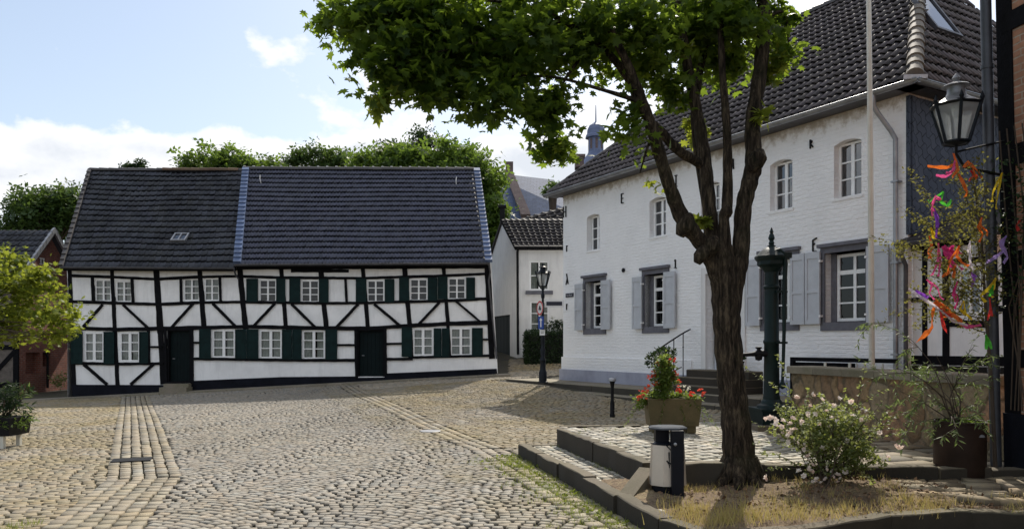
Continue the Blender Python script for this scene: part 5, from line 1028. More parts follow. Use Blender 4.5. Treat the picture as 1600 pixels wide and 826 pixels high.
mb.tube([L_(.04, 2.9), L_(.12, 2.93), L_(.2, 2.86), L_(.215, 2.7), L_(.20, 2.3), L_(.195, 1.6), L_(.18, 1.0), L_(.17, .78)], [.03, .04, .042, .035, .034, .028, .024, .022], 10); mb.lathe([(.0, 0), (.045, .03), (.05, .07), (.03, .12), (.0, .14)], L_(.17, .66), 10); mb.box(L_(.25, 2.84), (.1, .08, .09))
for z in (2.25, 1.42): mb.box(L_(.16, z), (.16, .05, .035))
mb.sc(pz, PSC).build('lever', 'pumpgreen', pu, True)
mb = MB(); sx_ = lambda d, z: V(px_-d, py_-.02, pz+z); mb.tube([sx_(.08, 1.24), sx_(.2, 1.25), sx_(.3, 1.23), sx_(.42, 1.22), sx_(.5, 1.2)], [.06, .05, .035, .03, .034], 10); mb.lathe([(0, 0), (.05, .02), (.06, .08), (.03, .12), (.03, .2), (.05, .21), (.05, .23), (0, .24)], sx_(.2, 1.12), 10); mb.sc(pz, PSC).build('spout', 'iron', pu, True)
# bollard
bx, by = 2.09, 16.0; bz = hz1(bx, by); bo = thing('iron_bollard', 'slim black iron bollard with domed head in front of the white house terrace', 'bollard', V(bx, by, bz))
mb = MB(); mb.lathe([(.055, -.1), (.055, .05), (.048, .07), (.046, .3), (.034, .34), (.032, .6), (.04, .66), (.055, .74)], (bx, by, bz), 12); mb.build('shaft', 'iron', bo, True); mb = MB(); mb.lathe([(.06, .74), (.085, .75), (.082, .79), (.05, .815), (.0, .82)], (bx, by, bz), 14); mb.build('head', 'zinc', bo, True)
# ------------------------------------------------------------------ stone trough and its plants
tx, ty = 2.24, 10.75; tz = float(plz(tx, 0)); tr = thing('stone_trough', 'old ochre stone trough on short feet holding red geraniums', 'planter', V(tx, ty, tz))
mb = MB(); ps = []
for z, k_ in ((.1, .9), (.46, 1.0)):
    for x_, y_ in ((-.37, -.2), (.37, -.2), (.37, .2), (-.37, .2)): ps.append(V(tx+x_*k_, ty+y_*k_, tz+z))
mb.hexa(ps); mb.hexa([V(tx+a*.37, ty+b*.2, tz+.461) for a, b in ((-1, -1), (1, -1), (1, 1), (-1, 1))]+[V(tx+a*.36, ty+b*.19, tz+.48) for a, b in ((-1, -1), (1, -1), (1, 1), (-1, 1))]); mb.build('basin', 'trough', tr, False, True)
for dx in (-.24, .24): mb = MB(); mb.box((tx+dx, ty, tz+.05), (.12, .3, .1)); mb.build('foot', 'trough', tr, False, True)
gp = thing('flowering_geranium', 'red flowering geraniums climbing in a pyramid and trailing from the stone trough', 'flowers', V(tx, ty, tz+.46))
def H3(px, py, Y, rx, ry, rd=None): k_ = Y/FO; return (H(px, py, Y), V(rx*k_, (rd or rx)*k_, ry*k_))
pts, outs, tn = crown_points([H3(1037, 588, 10.62, 17, 36), H3(1038, 590, 10.6, 15, 36), H3(1030, 620, 10.75, 32, 12, 20), H3(1065, 622, 10.75, 32, 9, 20), H3(1010, 625, 10.75, 18, 9, 16)], 230, 18, .055, shell=.2)
scatter('foliage', pts, 'oval', .05, 'leaf_pot', gp, .1, outs, colbase=tn*.8)
pts, outs, tn = crown_points([H3(1040, 552, 10.9, 14, 8), H3(1018, 562, 10.9, 11, 12)], 40, 14, .04, shell=.3); scatter('dark_foliage', pts, 'oval', .05, 'leaf_dark', gp, -.3, outs)
tr_ = []
for px, py, L_2 in ((997, 632, .3), (1001, 628, .22), (1036, 630, .3), (1064, 632, .26), (1088, 630, .32), (1094, 632, .26), (1100, 636, .3)):
    p = H(px, py, 10.55); dx = (px-1048)/400
    for i in range(34): f = i/34; tr_.append(p+V(dx*1.6*f+random.gauss(0, .008), random.gauss(0, .008), -L_2*f))
scatter('trailing_foliage', np.array(tr_), 'oval', .026, 'leaf_pot', gp, .6)
fl = [(1048, 560), (1028, 566), (1024, 582), (1026, 586), (1052, 578), (1056, 585), (1022, 600), (1030, 602), (1050, 592), (1008, 611), (1001, 617), (998, 622), (1004, 619), (1012, 606), (1058, 606), (1062, 609), (1094, 612), (1098, 616), (1040, 572), (1054, 562), (1080, 616), (1016, 590), (1060, 595)]
mbp = []
for px, py in fl:
    c_ = H(px, py, 10.75-.15)
    for i in range(6): mbp.append(c_+rng.normal(0, .02, 3))
scatter('red_blossoms', np.array(mbp), 'petals', .022, 'petal_red', gp, .0)
pw_ = np.array([H(px, py, 10.6)+rng.normal(0, .02, 3) for px, py in [(1030, 565), (1024, 597), (1020, 604), (1026, 607), (1060, 603), (1068, 606), (1075, 608), (1042, 600)] for _ in range(5)]); scatter('white_blossoms', pw_, 'petals', .02, 'petal_white', gp, 0)
# small plant pot on the door steps
sp_ = thing('step_pot_plant', 'small dark green plant beside the door steps, just right of the maple trunk', 'pot plant', PW(7.7, 1.0, .5)); mb = MB(); mb.lathe([(.09, 0), (.12, .2), (.13, .2), (.13, .23), (0, .23)], PW(7.7, 1.0, .45), 12); mb.build('pot', 'corten', sp_, True)
pts, outs, tn = crown_points([(PW(7.7, 1.35, .45), V(.16, .16, .14))], 14, 14, .05); scatter('foliage', pts, 'oval', .07, 'leaf_dark', sp_, -.3, outs)
# ------------------------------------------------------------------ litter bin
bx, by = 1.52, 7.5; bz = .155; bn = thing('litter_bin', 'steel litter bin with black post and octagonal lid beside the maple tree', 'litter bin', V(bx, by, bz))
def oct_(r1, r2, z, sc=1.0, n=8): return [V(bx+r1*sc*math.cos(PI/8+k*PI/4)-.0, by+r2*sc*math.sin(PI/8+k*PI/4), bz+z) for k in range(n)]
o0, o1 = oct_(.2, .16, .085), oct_(.2, .16, .46)
o0 = oct_(.185, .155, .085); o1 = oct_(.165, .14, .475)
mb = MB(); mb.add(o0+o1, [tuple(range(8))[::-1]]+[(i, (i+1) % 8, 8+(i+1) % 8, 8+i) for i in range(8)]); mb.build('body', 'binsteel', bn)
mb = MB(); mb.add(oct_(.15, .12, -.03)+oct_(.16, .13, .084), [tuple(range(8))[::-1], tuple(range(8, 16))]+[(i, (i+1) % 8, 8+(i+1) % 8, 8+i) for i in range(8)]); mb.add(oct_(.155, .13, .478)+oct_(.12, .1, .50), [tuple(range(8, 16))]+[(i, (i+1) % 8, 8+(i+1) % 8, 8+i) for i in range(8)]); mb.box((bx-.055, by+.03, bz+.56), (.13, .1, .12)); mb.pieces('inner_collar', 'binblack', bn)
mb = MB(); mb.box((bx+.06, by-.15, bz+.31), (.115, .08, .63)); pst = mb.build('post', 'binblack', bn); mb = MB(); mb.lathe([(0, -.004), (.016, -.004), (.016, .01), (0, .014)], (0, 0, 0), 10); mb.v = [(bx+.03+a, by-.205-c, bz+.5+b) for a, b, c in mb.v]; mb.build('lock', 'zinc', pst)
mb = MB(); mb.add(oct_(.19, .155, .625)+oct_(.195, .16, .64)+oct_(.17, .135, .652), [tuple(range(8))[::-1], tuple(range(16, 24))]+[(j*8+i, j*8+(i+1) % 8, j*8+8+(i+1) % 8, j*8+8+i) for j in (0, 1) for i in range(8)]); mb.build('lid', 'binlid', bn)
mb = MB()
for a, b, c_, d_ in ((.02, .40, .075, .34), (.05, .33, .055, .18), (.03, .25, .06, .2), (.045, .24, .125, .16), (.07, .26, .13, .17)):   # scratched dark marks on the left plate
    q0_, q1_ = o0[5]*1, o0[6]*1; e = unit(o0[5]-o0[4]) if False else unit(o0[6]-o0[5]); 
    f0 = o0[5]+(o1[5]-o0[5])*0; n2 = unit(np.cross(e, V(0, 0, 1))); p0 = o0[4]*0+o0[5]+e*a+V(0, 0, b)*1+n2*.0; p1 = o0[5]+e*c_+V(0, 0, d_)
    tl = (b/.39, d_/.39); w_ = .007; off = n2*(.004)
    sh_ = lambda z: (o1[5]-o0[5])[:2]*(z/.39)
    for p_, z in ((p0, b), (p1, d_)): p_[0] += sh_(z)[0]*1; p_[1] += sh_(z)[1]*1
    t_ = unit(p1-p0); m_ = unit(np.cross(t_, n2)); mb.prism([p0+off-m_*w_, p0+off+m_*w_, p1+off+m_*w_*.4, p1+off-m_*w_*.4], n2*.002)
mb.build('scratch_marks', 'binblack', bn)
# ------------------------------------------------------------------ big brown pot with shrub
qx, qy = 4.78, 8.2; qz = .2; bp_ = thing('round_steel_pot', 'large rust brown cylindrical steel pot on the flagstones', 'plant pot', V(qx, qy, qz))
mb = MB(); mb.lathe([(.245, 0), (.25, .01), (.25, .565), (.256, .57), (.256, .59), (.235, .59), (.235, .52), (0, .52)], (qx, qy, qz), 40); mb.build('pot', 'corten', bp_, True)
mb = MB(); mb.prism([(qx+.085+.03*math.cos(k*PI/4), qy-.246, qz+.44+.03*math.sin(k*PI/4)) for k in range(5)], (0, -.008, 0)); mb.build('badge', 'zinc', bp_)
ps_ = thing('willowy_shrub', 'straggly narrow leaved shrub growing out of the brown pot', 'shrub', V(qx, qy, qz+.52))
mb = MB(); lv = []; lo_ = []
def branch(p, d, L, r, depth, leafy=True, grav=.25, kmax=3, spread=.7):
    n = 6; pts_ = [p]; q = p.copy(); dd = d.copy()
    for i in range(n): dd = unit(dd+rng.normal(0, .13, 3)+V(0, 0, -grav*i/n*.5)); q = q+dd*L/n; pts_.append(q)
    mb.tube(pts_, [r*(1-.75*i/n) for i in range(n+1)], 5, False)
    if depth > 0:
        for k in range(kmax):
            i = 1+int(rng.random()*(n-1)); nd_ = unit(dd+rng.normal(0, spread, 3)+V(0, 0, .1)); branch(pts_[i], nd_, L*(.45+.3*rng.random()), r*.5, depth-1, leafy, grav, kmax, spread)
    if leafy and depth < 2:
        for i in range(int(L*55)): f = .2+.8*rng.random(); j = min(n-1, int(f*n)); p_ = pts_[j]+(pts_[j+1]-pts_[j])*(f*n-j); lv.append(p_); lo_.append(dd)
S0 = V(qx, qy, qz+.5)
for tx_, ty_, Y_ in ((1462, 540, 8.1), (1440, 520, 8.2), (1520, 545, 8.3), (1395, 600, 8.0), (1400, 560, 8.3), (1550, 655, 8.1), (1410, 650, 8.1), (1500, 600, 7.9), (1470, 580, 8.4), (1425, 630, 7.9)):
    T = H(tx_, ty_, Y_); d = T-S0; branch(S0+rng.normal(0, .03, 3)*V(1, 1, 0), unit(d+V(0, 0, .25)), np.linalg.norm(d)*1.05, .009, 2, True, .35, 2, .6)
mb.build('stems', 'twig', ps_); scatter('foliage', np.array(lv), 'narrow', .075, 'leaf_shrub', ps_, .25, np.array(lo_)*.7)
cv_ = thing('ground_ivy', 'fresh green ground cover spilling over the rim of the brown pot', 'plant', V(qx, qy, qz+.55)); pts = np.stack([qx+rng.normal(0, .1, 420), qy+rng.normal(0, .1, 420), qz+.56+rng.normal(0, .03, 420)], 1); k = np.hypot(pts[:, 0]-qx, pts[:, 1]-qy) < .26; scatter('foliage', pts[k], 'oval', .04, 'leaf_fresh', cv_, -.2)
# ------------------------------------------------------------------ rose bush
rb = thing('rose_bush', 'bushy rose with pale pink blossoms growing right of the maple trunk', 'rose bush', V(3.1, 7.6, .22))
mb = MB(); lv = []; lo_ = []; S0 = V(3.12, 7.6, .2)
for i in range(26):
    T = H(rng.uniform(1215, 1365), rng.uniform(618, 720), rng.uniform(7.2, 8.0)); d = T-S0; branch(S0+rng.normal(0, .06, 3)*V(1, 1, 0), unit(d+V(0, 0, .2)), np.linalg.norm(d)*1.0, .008, 1, True, .2, 3, .5)
for tx_, ty_ in ((1245, 590), (1270, 615), (1385, 690), (1370, 655), (1205, 655)):
    T = H(tx_, ty_, 7.7); d = T-S0; branch(S0, unit(d), np.linalg.norm(d), .007, 1, True, .1, 3, .4)
mb.build('stems', 'twig', rb)
pts, outs, tn = crown_points([H3(1290, 690, 7.6, 62, 48), H3(1260, 660, 7.6, 40, 35), H3(1320, 660, 7.6, 42, 34), H3(1340, 710, 7.5, 40, 30)], 210, 22, .07, shell=.2)
scatter('foliage', np.concatenate([pts, np.array(lv)]), 'oval', .038, 'leaf_rose', rb, .1, colbase=np.concatenate([tn*.8, rng.uniform(.3, .9, len(lv))]))
bl = [(1262, 712), (1272, 738), (1282, 756), (1292, 730), (1248, 735), (1316, 735), (1312, 748), (1238, 672), (1232, 690), (1225, 655), (1212, 664), (1250, 660), (1278, 662), (1295, 668), (1310, 658), (1350, 640), (1268, 618), (1285, 625), (1268, 635), (1304, 632), (1262, 648), (1275, 645), (1290, 640), (1240, 655), (1235, 665), (1222, 668), (1228, 675), (1232, 680), (1300, 655), (1330, 650), (1345, 655), (1262, 720), (1268, 728), (1264, 735), (1258, 745), (1275, 750), (1302, 738), (1308, 742), (1300, 744), (1290, 748), (1268, 752), (1256, 700), (1284, 700), (1250, 690), (1320, 690), (1205, 655), (1210, 652), (1214, 656), (1197, 655), (1408, 700), (1400, 698), (1375, 675), (1196, 745), (1390, 712), (1312, 622), (1242, 622), (1330, 628)]
bp2 = np.array([H(px, py, 7.35+.15*random.random())+rng.normal(0, .01, 3) for px, py in bl for _ in range(2)]); scatter('blossoms', bp2, 'petals', .027, 'petal_rose', rb, 0, svar=.3)
# ------------------------------------------------------------------ birch with ribbons
bt = thing('may_birch', 'cut birch sapling with drying leaves tied upright to the drainpipe of the brick building', 'birch sapling', V(5.12, 8.25, .2))
mb = MB(); lv = []; lo_ = []; tp = [H(1556, 745, 8.2), H(1549, 600, 8.22), H(1540, 480, 8.25), H(1532, 350, 8.3), H(1515, 250, 8.3)]; mb.tube(tp, [.022, .02, .016, .011, .006], 8)
for sx0, sy0, ex, ey in ((1540, 470, 1425, 380), (1543, 500, 1432, 470), (1538, 430, 1440, 330), (1535, 400, 1470, 290), (1530, 340, 1480, 250), (1530, 330, 1560, 240), (1541, 480, 1460, 440), (1540, 460, 1470, 400), (1545, 520, 1490, 500), (1538, 420, 1500, 310), (1536, 400, 1585, 330), (1543, 505, 1580, 450), (1530, 350, 1500, 280), (1540, 450, 1500, 370), (1540, 455, 1450, 450), (1544, 520, 1530, 440)):
    S_, T = H(sx0, sy0, 8.27), H(ex, ey, 8.27+rng.uniform(-.45, .3)); d = T-S_; branch(S_, unit(d), np.linalg.norm(d), .007, 1, True, .1, 4, .5)
mb.build('stems', 'twig', bt); pts, outs, tn = crown_points([H3(1490, 390, 8.2, 55, 90), H3(1450, 340, 8.2, 30, 40), H3(1520, 450, 8.2, 40, 60), H3(1450, 440, 8.2, 30, 35)], 60, 12, .09, shell=.1)
scatter('foliage', np.concatenate([pts]+[np.array(lv)+rng.normal(0, .03, (len(lv), 3)) for _ in range(2)]), 'oval', .036, 'leaf_birch', bt, .2)
RC = {'orange': (.85, .20, .03), 'pink': (.85, .12, .35), 'purple': (.30, .08, .55), 'green': (.12, .62, .06), 'yellow': (.85, .62, .03), 'red': (.75, .05, .04), 'white': (.78, .72, .76), 'lilac': (.5, .35, .75), 'magenta': (.75, .05, .25)}
for k_, v_ in RC.items():
    m, nt, b, o = mk('crepe_'+k_); b.inputs['Roughness'].default_value = .7; n1 = noise(nt, pos(nt), 60, 3); c = ramp(nt, n1, [(.3, tuple(x*.7 for x in v_)), (.7, v_)]); nt.links.new(c, b.inputs['Base Color']); t = nd(nt, 'ShaderNodeBsdfTranslucent'); nt.links.new(c, t.inputs[0]); mx = nd(nt, 'ShaderNodeMixShader', {0: .45}); nt.links.new(b.outputs[0], mx.inputs[1]); nt.links.new(t.outputs[0], mx.inputs[2]); nt.links.new(mx.outputs[0], o.inputs[0]); bump(nt, b, n1, .6, .005); M['crepe_'+k_] = m
RB = [('orange', [(1490, 240), (1495, 255), (1480, 262), (1450, 260)], 'long orange crepe ribbon blowing left just under the wall lantern', 7),
 ('pink', [(1492, 252), (1488, 268), (1478, 276), (1463, 274)], 'pink crepe ribbon curled below the top orange ribbon', 6),
 ('orange', [(1498, 272), (1505, 286), (1511, 300), (1508, 308)], 'twisted orange crepe ribbon hanging lowest below the wall lantern', 7),
 ('red', [(1516, 266), (1523, 274), (1514, 282)], 'short red orange crepe bow nearest the drainpipe, below the wall lantern', 6),
 ('green', [(1474, 300), (1470, 315), (1480, 322), (1487, 312)], 'bright green crepe ribbon tied left in the birch above the purple one', 6),
 ('purple', [(1459, 325), (1465, 340), (1463, 358), (1468, 348)], 'long purple crepe ribbon hanging beside the slate wall', 6),
 ('yellow', [(1454, 355), (1460, 366), (1470, 364)], 'yellow crepe scrap right below the long purple ribbon', 6),
 ('magenta', [(1474, 384), (1482, 390), (1490, 384), (1483, 398)], 'crimson crepe bow in the middle of the birch', 9),
 ('pink', [(1466, 380), (1466, 405), (1461, 420), (1456, 430)], 'pale pink crepe ribbon streaming down under the crimson bow', 6),
 ('orange', [(1499, 384), (1495, 400), (1503, 410), (1514, 416)], 'orange crepe ribbon right of the crimson bow', 6),
 ('orange', [(1493, 415), (1484, 424), (1472, 432)], 'orange yellow crepe ribbon slanting down left at middle height', 7),
 ('lilac', [(1572, 370), (1563, 378), (1568, 392), (1555, 402), (1541, 410)], 'lilac crepe ribbon looped over the pale board', 8),
 ('yellow', [(1566, 270), (1558, 285), (1551, 302), (1550, 315)], 'yellow crepe ribbon hanging alone in front of the drainpipe', 5),
 ('purple', [(1431, 453), (1440, 465), (1450, 470)], 'purple crepe ribbon at the left tip of the lowest birch branch', 6),
 ('white', [(1420, 450), (1438, 463), (1462, 478), (1490, 502), (1512, 508)], 'long white crepe streamer sagging along the lowest branch', 5),
 ('orange', [(1460, 470), (1472, 478), (1484, 486), (1478, 494), (1490, 490)], 'large orange crepe knot on the lowest branch', 11),
 ('red', [(1468, 480), (1478, 492), (1492, 494)], 'red crepe knot under the large orange knot', 8),
 ('yellow', [(1556, 435), (1545, 450), (1532, 462), (1540, 472)], 'yellow crepe ribbon tied at the drainpipe at middle height', 7),
 ('green', [(1552, 445), (1550, 460), (1547, 452)], 'small green crepe ribbon touching the yellow one at the drainpipe', 6),
 ('green', [(1540, 522), (1546, 535), (1549, 545)], 'green crepe ribbon hanging lowest on the birch', 7),
 ('red', [(1546, 465), (1548, 482), (1543, 500)], 'dark red crepe ribbon hanging down the drainpipe', 5),
 ('pink', [(1500, 505), (1512, 512), (1522, 510)], 'pink crepe scrap where the white streamer ends', 6),
 ('orange', [(1505, 262), (1512, 252), (1520, 262), (1526, 280)], 'narrow orange crepe streamer looping right under the wall lantern', 5),
 ('pink', [(1470, 312), (1462, 306), (1456, 318), (1459, 330)], 'small pink crepe loop beside the bright green ribbon', 4),
 ('orange', [(1452, 368), (1456, 382), (1450, 394), (1455, 404)], 'narrow orange crepe streamer left of the pale pink one', 5),
 ('magenta', [(1496, 440), (1490, 455), (1497, 468), (1492, 482)], 'crimson crepe streamer falling towards the lowest branch knot', 5),
 ('yellow', [(1506, 470), (1500, 482), (1508, 492)], 'small yellow crepe curl right of the large orange knot', 5),
 ('purple', [(1516, 424), (1522, 436), (1518, 448)], 'short purple crepe strip left of the yellow ribbon at the drainpipe', 5),
 ('pink', [(1448, 436), (1456, 446), (1452, 458), (1460, 468)], 'thin pink crepe streamer above the long white one', 4),
 ('white', [(1516, 376), (1512, 390), (1518, 402), (1514, 416)], 'thin white crepe streamer hanging in front of the pale board', 4),
 ('orange', [(1534, 340), (1528, 354), (1536, 366), (1530, 378)], 'orange crepe streamer above the pale board', 5),
 ('red', [(1592, 360), (1588, 352), (1594, 344)], 'dull red crepe scrap on the brick wall at the picture edge', 5)]
for ci, ptsR, lab, wd in RB:
    Yr = 8.0-.2*random.random(); k_ = Yr/FO; P_ = [H(a, b, Yr+random.uniform(-.05, .05)) for a, b in ptsR]; fine = []
    for i in range(len(P_)-1):
        for f in (0, .33, .66): fine.append(P_[i]+(P_[i+1]-P_[i])*f)
    fine.append(P_[-1]); mb = MB()
    for st_ in range(2 if wd < 9 else 4):
        off = rng.normal(0, .022, 3)*(st_ > 0); vs = []; n = len(fine); cut = n if st_ == 0 else max(4, int(n*random.uniform(.6, 1.0)))
        for i, p in enumerate(fine[:cut]):
            t = unit(fine[min(i+1, n-1)]-fine[max(i-1, 0)]); a_ = i*1.1+random.random()+st_; nrm = unit(np.cross(t, V(.2*math.sin(a_), 1, .2))); w_ = wd*k_*.4*(.6+.45*math.sin(i*1.5+1)**2); bk = V(0, 1, 0)*w_*math.sin(a_)*.8; q = p+off*i/2+V(0, 0, -.012*st_*i); vs += [q-nrm*w_-bk, q+V(0, -.014*math.cos(i*1.7), 0), q+nrm*w_+bk]
        mb.add(vs, [(i*3+q, i*3+q+1, i*3+q+4, i*3+q+3) for i in range(cut-1) for q in (0, 1)])
    o = mb.build('crepe_ribbon', 'crepe_'+ci); tag(o, lab, 'ribbon', 'crepe paper ribbons on the birch')
# creeper on the brick building
iv = thing('climbing_plant', 'dark creeper climbing the edge of the brick building behind the drainpipe', 'climber', PB(.1, 2.2, .1)); mb = MB(); 
for i in range(5): mb.tube([PB(.1+.05*i, .9, .06), PB(.2+.1*math.sin(i), 2.0, .08), PB(.1+.12*i, 3.0, .07), PB(.05+.1*i, 3.9, .08)], .008, 5)
mb.build('stems', 'twig', iv); n = 650; u = rng.uniform(-.02, .55, n); v = rng.uniform(1.9, 3.75, n); keep = rng.random(n) < np.clip(1.1-np.abs(v-2.75)/1.1, .05, 1); pts = np.array([PB(a, b, .05+.1*random.random()) for a, b in zip(u[keep], v[keep])]); scatter('foliage', pts, 'oval', .06, 'leaf_dark', iv, .3)
# ------------------------------------------------------------------ the maple
YT = 7.9; rng = np.random.default_rng(11); random.seed(5)
mt = thing('maple_tree', 'large forked maple tree with dark spreading crown in the planting bed', 'maple tree', H(1156, 735, YT))
mb = MB()
def limb(pts_, n=10, wob=.1):
    """pts: (px, py, Y, width px) along the limb, smoothed"""
    P_ = [(H(a, b, c), w*c/FO/2) for a, b, c, w in pts_]; out = []; R = []
    for i in range(len(P_)-1):
        p0 = P_[max(i-1, 0)][0]; p1, r1 = P_[i]; p2, r2 = P_[i+1]; p3 = P_[min(i+2, len(P_)-1)][0]
        for k in range(6):
            t = k/6; out.append(.5*((2*p1)+(p2-p0)*t+(2*p0-5*p1+4*p2-p3)*t*t+(3*p1-p0-3*p2+p3)*t**3)); R.append((r1*(1-t)+r2*t)*(1+.05*math.sin(len(R)*1.9)))
    out.append(P_[-1][0]); R.append(P_[-1][1]); mb.tube(out, R, n, True, wob); return out, R
limb([(1159, 768, 7.9, 84), (1158, 745, 7.9, 62), (1155, 715, 7.9, 51), (1149, 650, 7.9, 44), (1142, 590, 7.9, 42), (1136, 510, 7.9, 42), (1133, 450, 7.9, 43), (1128, 400, 7.9, 38), (1122, 370, 7.95, 28)], 32, .03)
limb([(1140, 530, 7.9, 23.4), (1148, 450, 7.92, 27.0), (1157, 400, 7.95, 27.0), (1161, 330, 8.0, 25.2), (1171, 285, 8.0, 25.2), (1178, 252, 8.0, 27.0), (1176, 190, 8.05, 22.5), (1188, 110, 8.1, 21.6), (1194, 30, 8.2, 19.8), (1190, -60, 8.3, 17.1), (1200, -200, 8.4, 10.8)], 20, .06)
limb([(1136, 520, 7.9, 21.6), (1122, 440, 7.86, 23.4), (1102, 390, 7.8, 23.4), (1078, 357, 7.7, 25.2), (1063, 335, 7.7, 24.3), (1043, 282, 7.6, 19.8), (1022, 212, 7.5, 18.9), (1004, 160, 7.4, 16.2), (980, 100, 7.3, 13.5), (955, 48, 7.2, 10.8), (930, -10, 7.1, 8.1)], 18, .06)
limb([(1132, 510, 7.95, 21.6), (1120, 420, 7.97, 25.2), (1112, 370, 8.0, 24.3), (1106, 300, 8.05, 21.6), (1100, 240, 8.1, 19.8), (1088, 170, 8.15, 17.1), (1072, 90, 8.2, 15.3), (1060, 0, 8.3, 13.5), (1050, -120, 8.4, 9.0)], 18, .05)
limb([(1136, 430, 7.85, 23.4), (1131, 344, 7.85, 17.1), (1136, 325, 7.85, 18.0), (1137, 240, 7.9, 13.5), (1134, 180, 7.9, 12.6), (1128, 100, 8.0, 10.8), (1126, 0, 8.0, 9.0), (1130, -90, 8.0, 5.4)], 12)
limb([(1098, 258, 8.1, 16.2), (1060, 235, 7.9, 15.3), (1032, 205, 7.8, 14.4), (1008, 180, 7.7, 13.5), (975, 112, 7.6, 12.6), (930, 68, 7.4, 10.8), (878, 32, 7.2, 8.1), (820, 8, 7.0, 5.4)], 10)
limb([(1105, 330, 8.15, 14.4), (1086, 200, 8.4, 12.6), (1092, 120, 8.6, 11.7), (1110, 40, 8.8, 9.0), (1120, -60, 9, 5.4)], 10)
for a in ([(1004, 160, 7.4, 9), (940, 140, 7.3, 6), (860, 120, 7.1, 4), (760, 120, 6.9, 2.5)], [(878, 32, 7.2, 7), (780, 60, 7.0, 5), (690, 80, 6.8, 3), (610, 110, 6.7, 2)], [(820, 8, 7.0, 6), (720, 0, 6.8, 4), (600, 25, 6.7, 2.5)], [(930, 68, 7.4, 7), (880, 130, 7.3, 4), (862, 215, 7.3, 2)], [(1022, 212, 7.5, 7), (1012, 230, 7.4, 4), (1000, 270, 7.4, 2)], [(1194, 30, 8.2, 9), (1225, 20, 8.3, 4), (1232, 70, 8.3, 2)], [(1043, 282, 7.6, 5), (1030, 262, 7.6, 3)], [(1112, 365, 8.0, 4), (1095, 348, 7.9, 2)]): limb(a, 6)
for px, py, Y_, r_ in ((1071, 352, 7.66, 15), (1182, 252, 7.93, 15), (1112, 385, 7.74, 13), (1134, 330, 7.82, 9), (1096, 398, 7.72, 12)):
    c_ = H(px, py, Y_); mb.tube([c_+V(-.6, 0, -1.1)*r_*Y_/FO, c_+V(-.2, -.1, -.3)*r_*Y_/FO, c_+V(.2, -.1, .5)*r_*Y_/FO, c_+V(.5, 0, 1.2)*r_*Y_/FO], [r_*.45*Y_/FO, r_*.95*Y_/FO, r_*.9*Y_/FO, r_*.35*Y_/FO], 10, True, .15)
for a in range(9):
    an_ = a*PI/4.5+.2; c_ = H(1156, 745, 7.9); mb.tube([c_+V(math.cos(an_)*.1, math.sin(an_)*.1, .18), c_+V(math.cos(an_)*.2, math.sin(an_)*.2, .02), c_+V(math.cos(an_)*.36, math.sin(an_)*.36, -.1)], [.09, .07, .03], 8)
mb.build('trunk', 'bark', mt, True)
BL = [H3(560, 30, 6.9, 62, 42, 70), H3(620, 95, 6.9, 60, 50, 80), H3(592, 142, 6.9, 26, 26, 40), H3(690, 110, 7, 75, 62, 90), H3(640, 20, 7, 90, 50, 110), H3(760, 150, 7, 55, 36, 80), H3(720, 60, 7.2, 90, 60, 140), H3(800, 100, 7.2, 70, 50, 110), H3(830, 30, 7.3, 90, 60, 140), H3(856, 165, 7.2, 24, 26, 30), H3(858, 190, 7.2, 24, 28, 30), H3(858, 215, 7.2, 22, 28, 28), H3(862, 232, 7.2, 18, 20, 22), H3(858, 155, 7.2, 30, 26, 40), H3(892, 80, 7.3, 40, 22, 80),
      H3(950, 50, 7.5, 75, 50, 120), H3(978, 175, 7.5, 20, 36, 30), H3(976, 212, 7.5, 16, 20, 24), H3(1015, 70, 7.8, 55, 55, 120), H3(1045, 140, 8.2, 22, 30, 50), H3(1014, 240, 7.6, 9, 36, 12), H3(1075, 20, 8.4, 50, 40, 110), H3(1215, 85, 8.3, 22, 36, 36), H3(1115, 40, 8.8, 40, 45, 80), H3(1165, 50, 8.9, 28, 45, 60), H3(1160, -10, 8.4, 60, 30, 100), H3(1130, 100, 9.0, 30, 30, 50), H3(1150, 30, 8.0, 50, 34, 80), H3(1080, 70, 8.6, 40, 40, 60), H3(1205, 40, 8.5, 26, 34, 50)]
UP = [H3(900, -120, 7.8, 300, 120, 330), H3(1120, -170, 8.2, 260, 170, 300), H3(680, -60, 7.4, 180, 70, 220), H3(1000, -320, 8, 240, 120, 260)]
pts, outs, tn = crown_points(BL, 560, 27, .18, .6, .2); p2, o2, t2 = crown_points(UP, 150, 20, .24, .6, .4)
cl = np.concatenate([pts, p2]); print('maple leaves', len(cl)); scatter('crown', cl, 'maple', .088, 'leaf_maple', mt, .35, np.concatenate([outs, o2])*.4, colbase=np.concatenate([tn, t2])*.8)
ex = [H3(1208, 95, 8.2, 16, 34, 14), H3(1100, 347, 7.9, 10, 5), H3(1022, 285, 7.65, 7, 16), H3(1087, 195, 8.7, 14, 30), H3(1190, 175, 7.9, 9, 12), H3(592, 160, 6.8, 20, 10), H3(866, 238, 7.2, 22, 12), H3(1068, 70, 7.9, 12, 22)]
pts, outs, tn = crown_points(ex, 34, 9, .07, .7, .2); scatter('young_leaves', pts, 'maple', .10, 'leaf_bright', mt, .3, outs*.3)
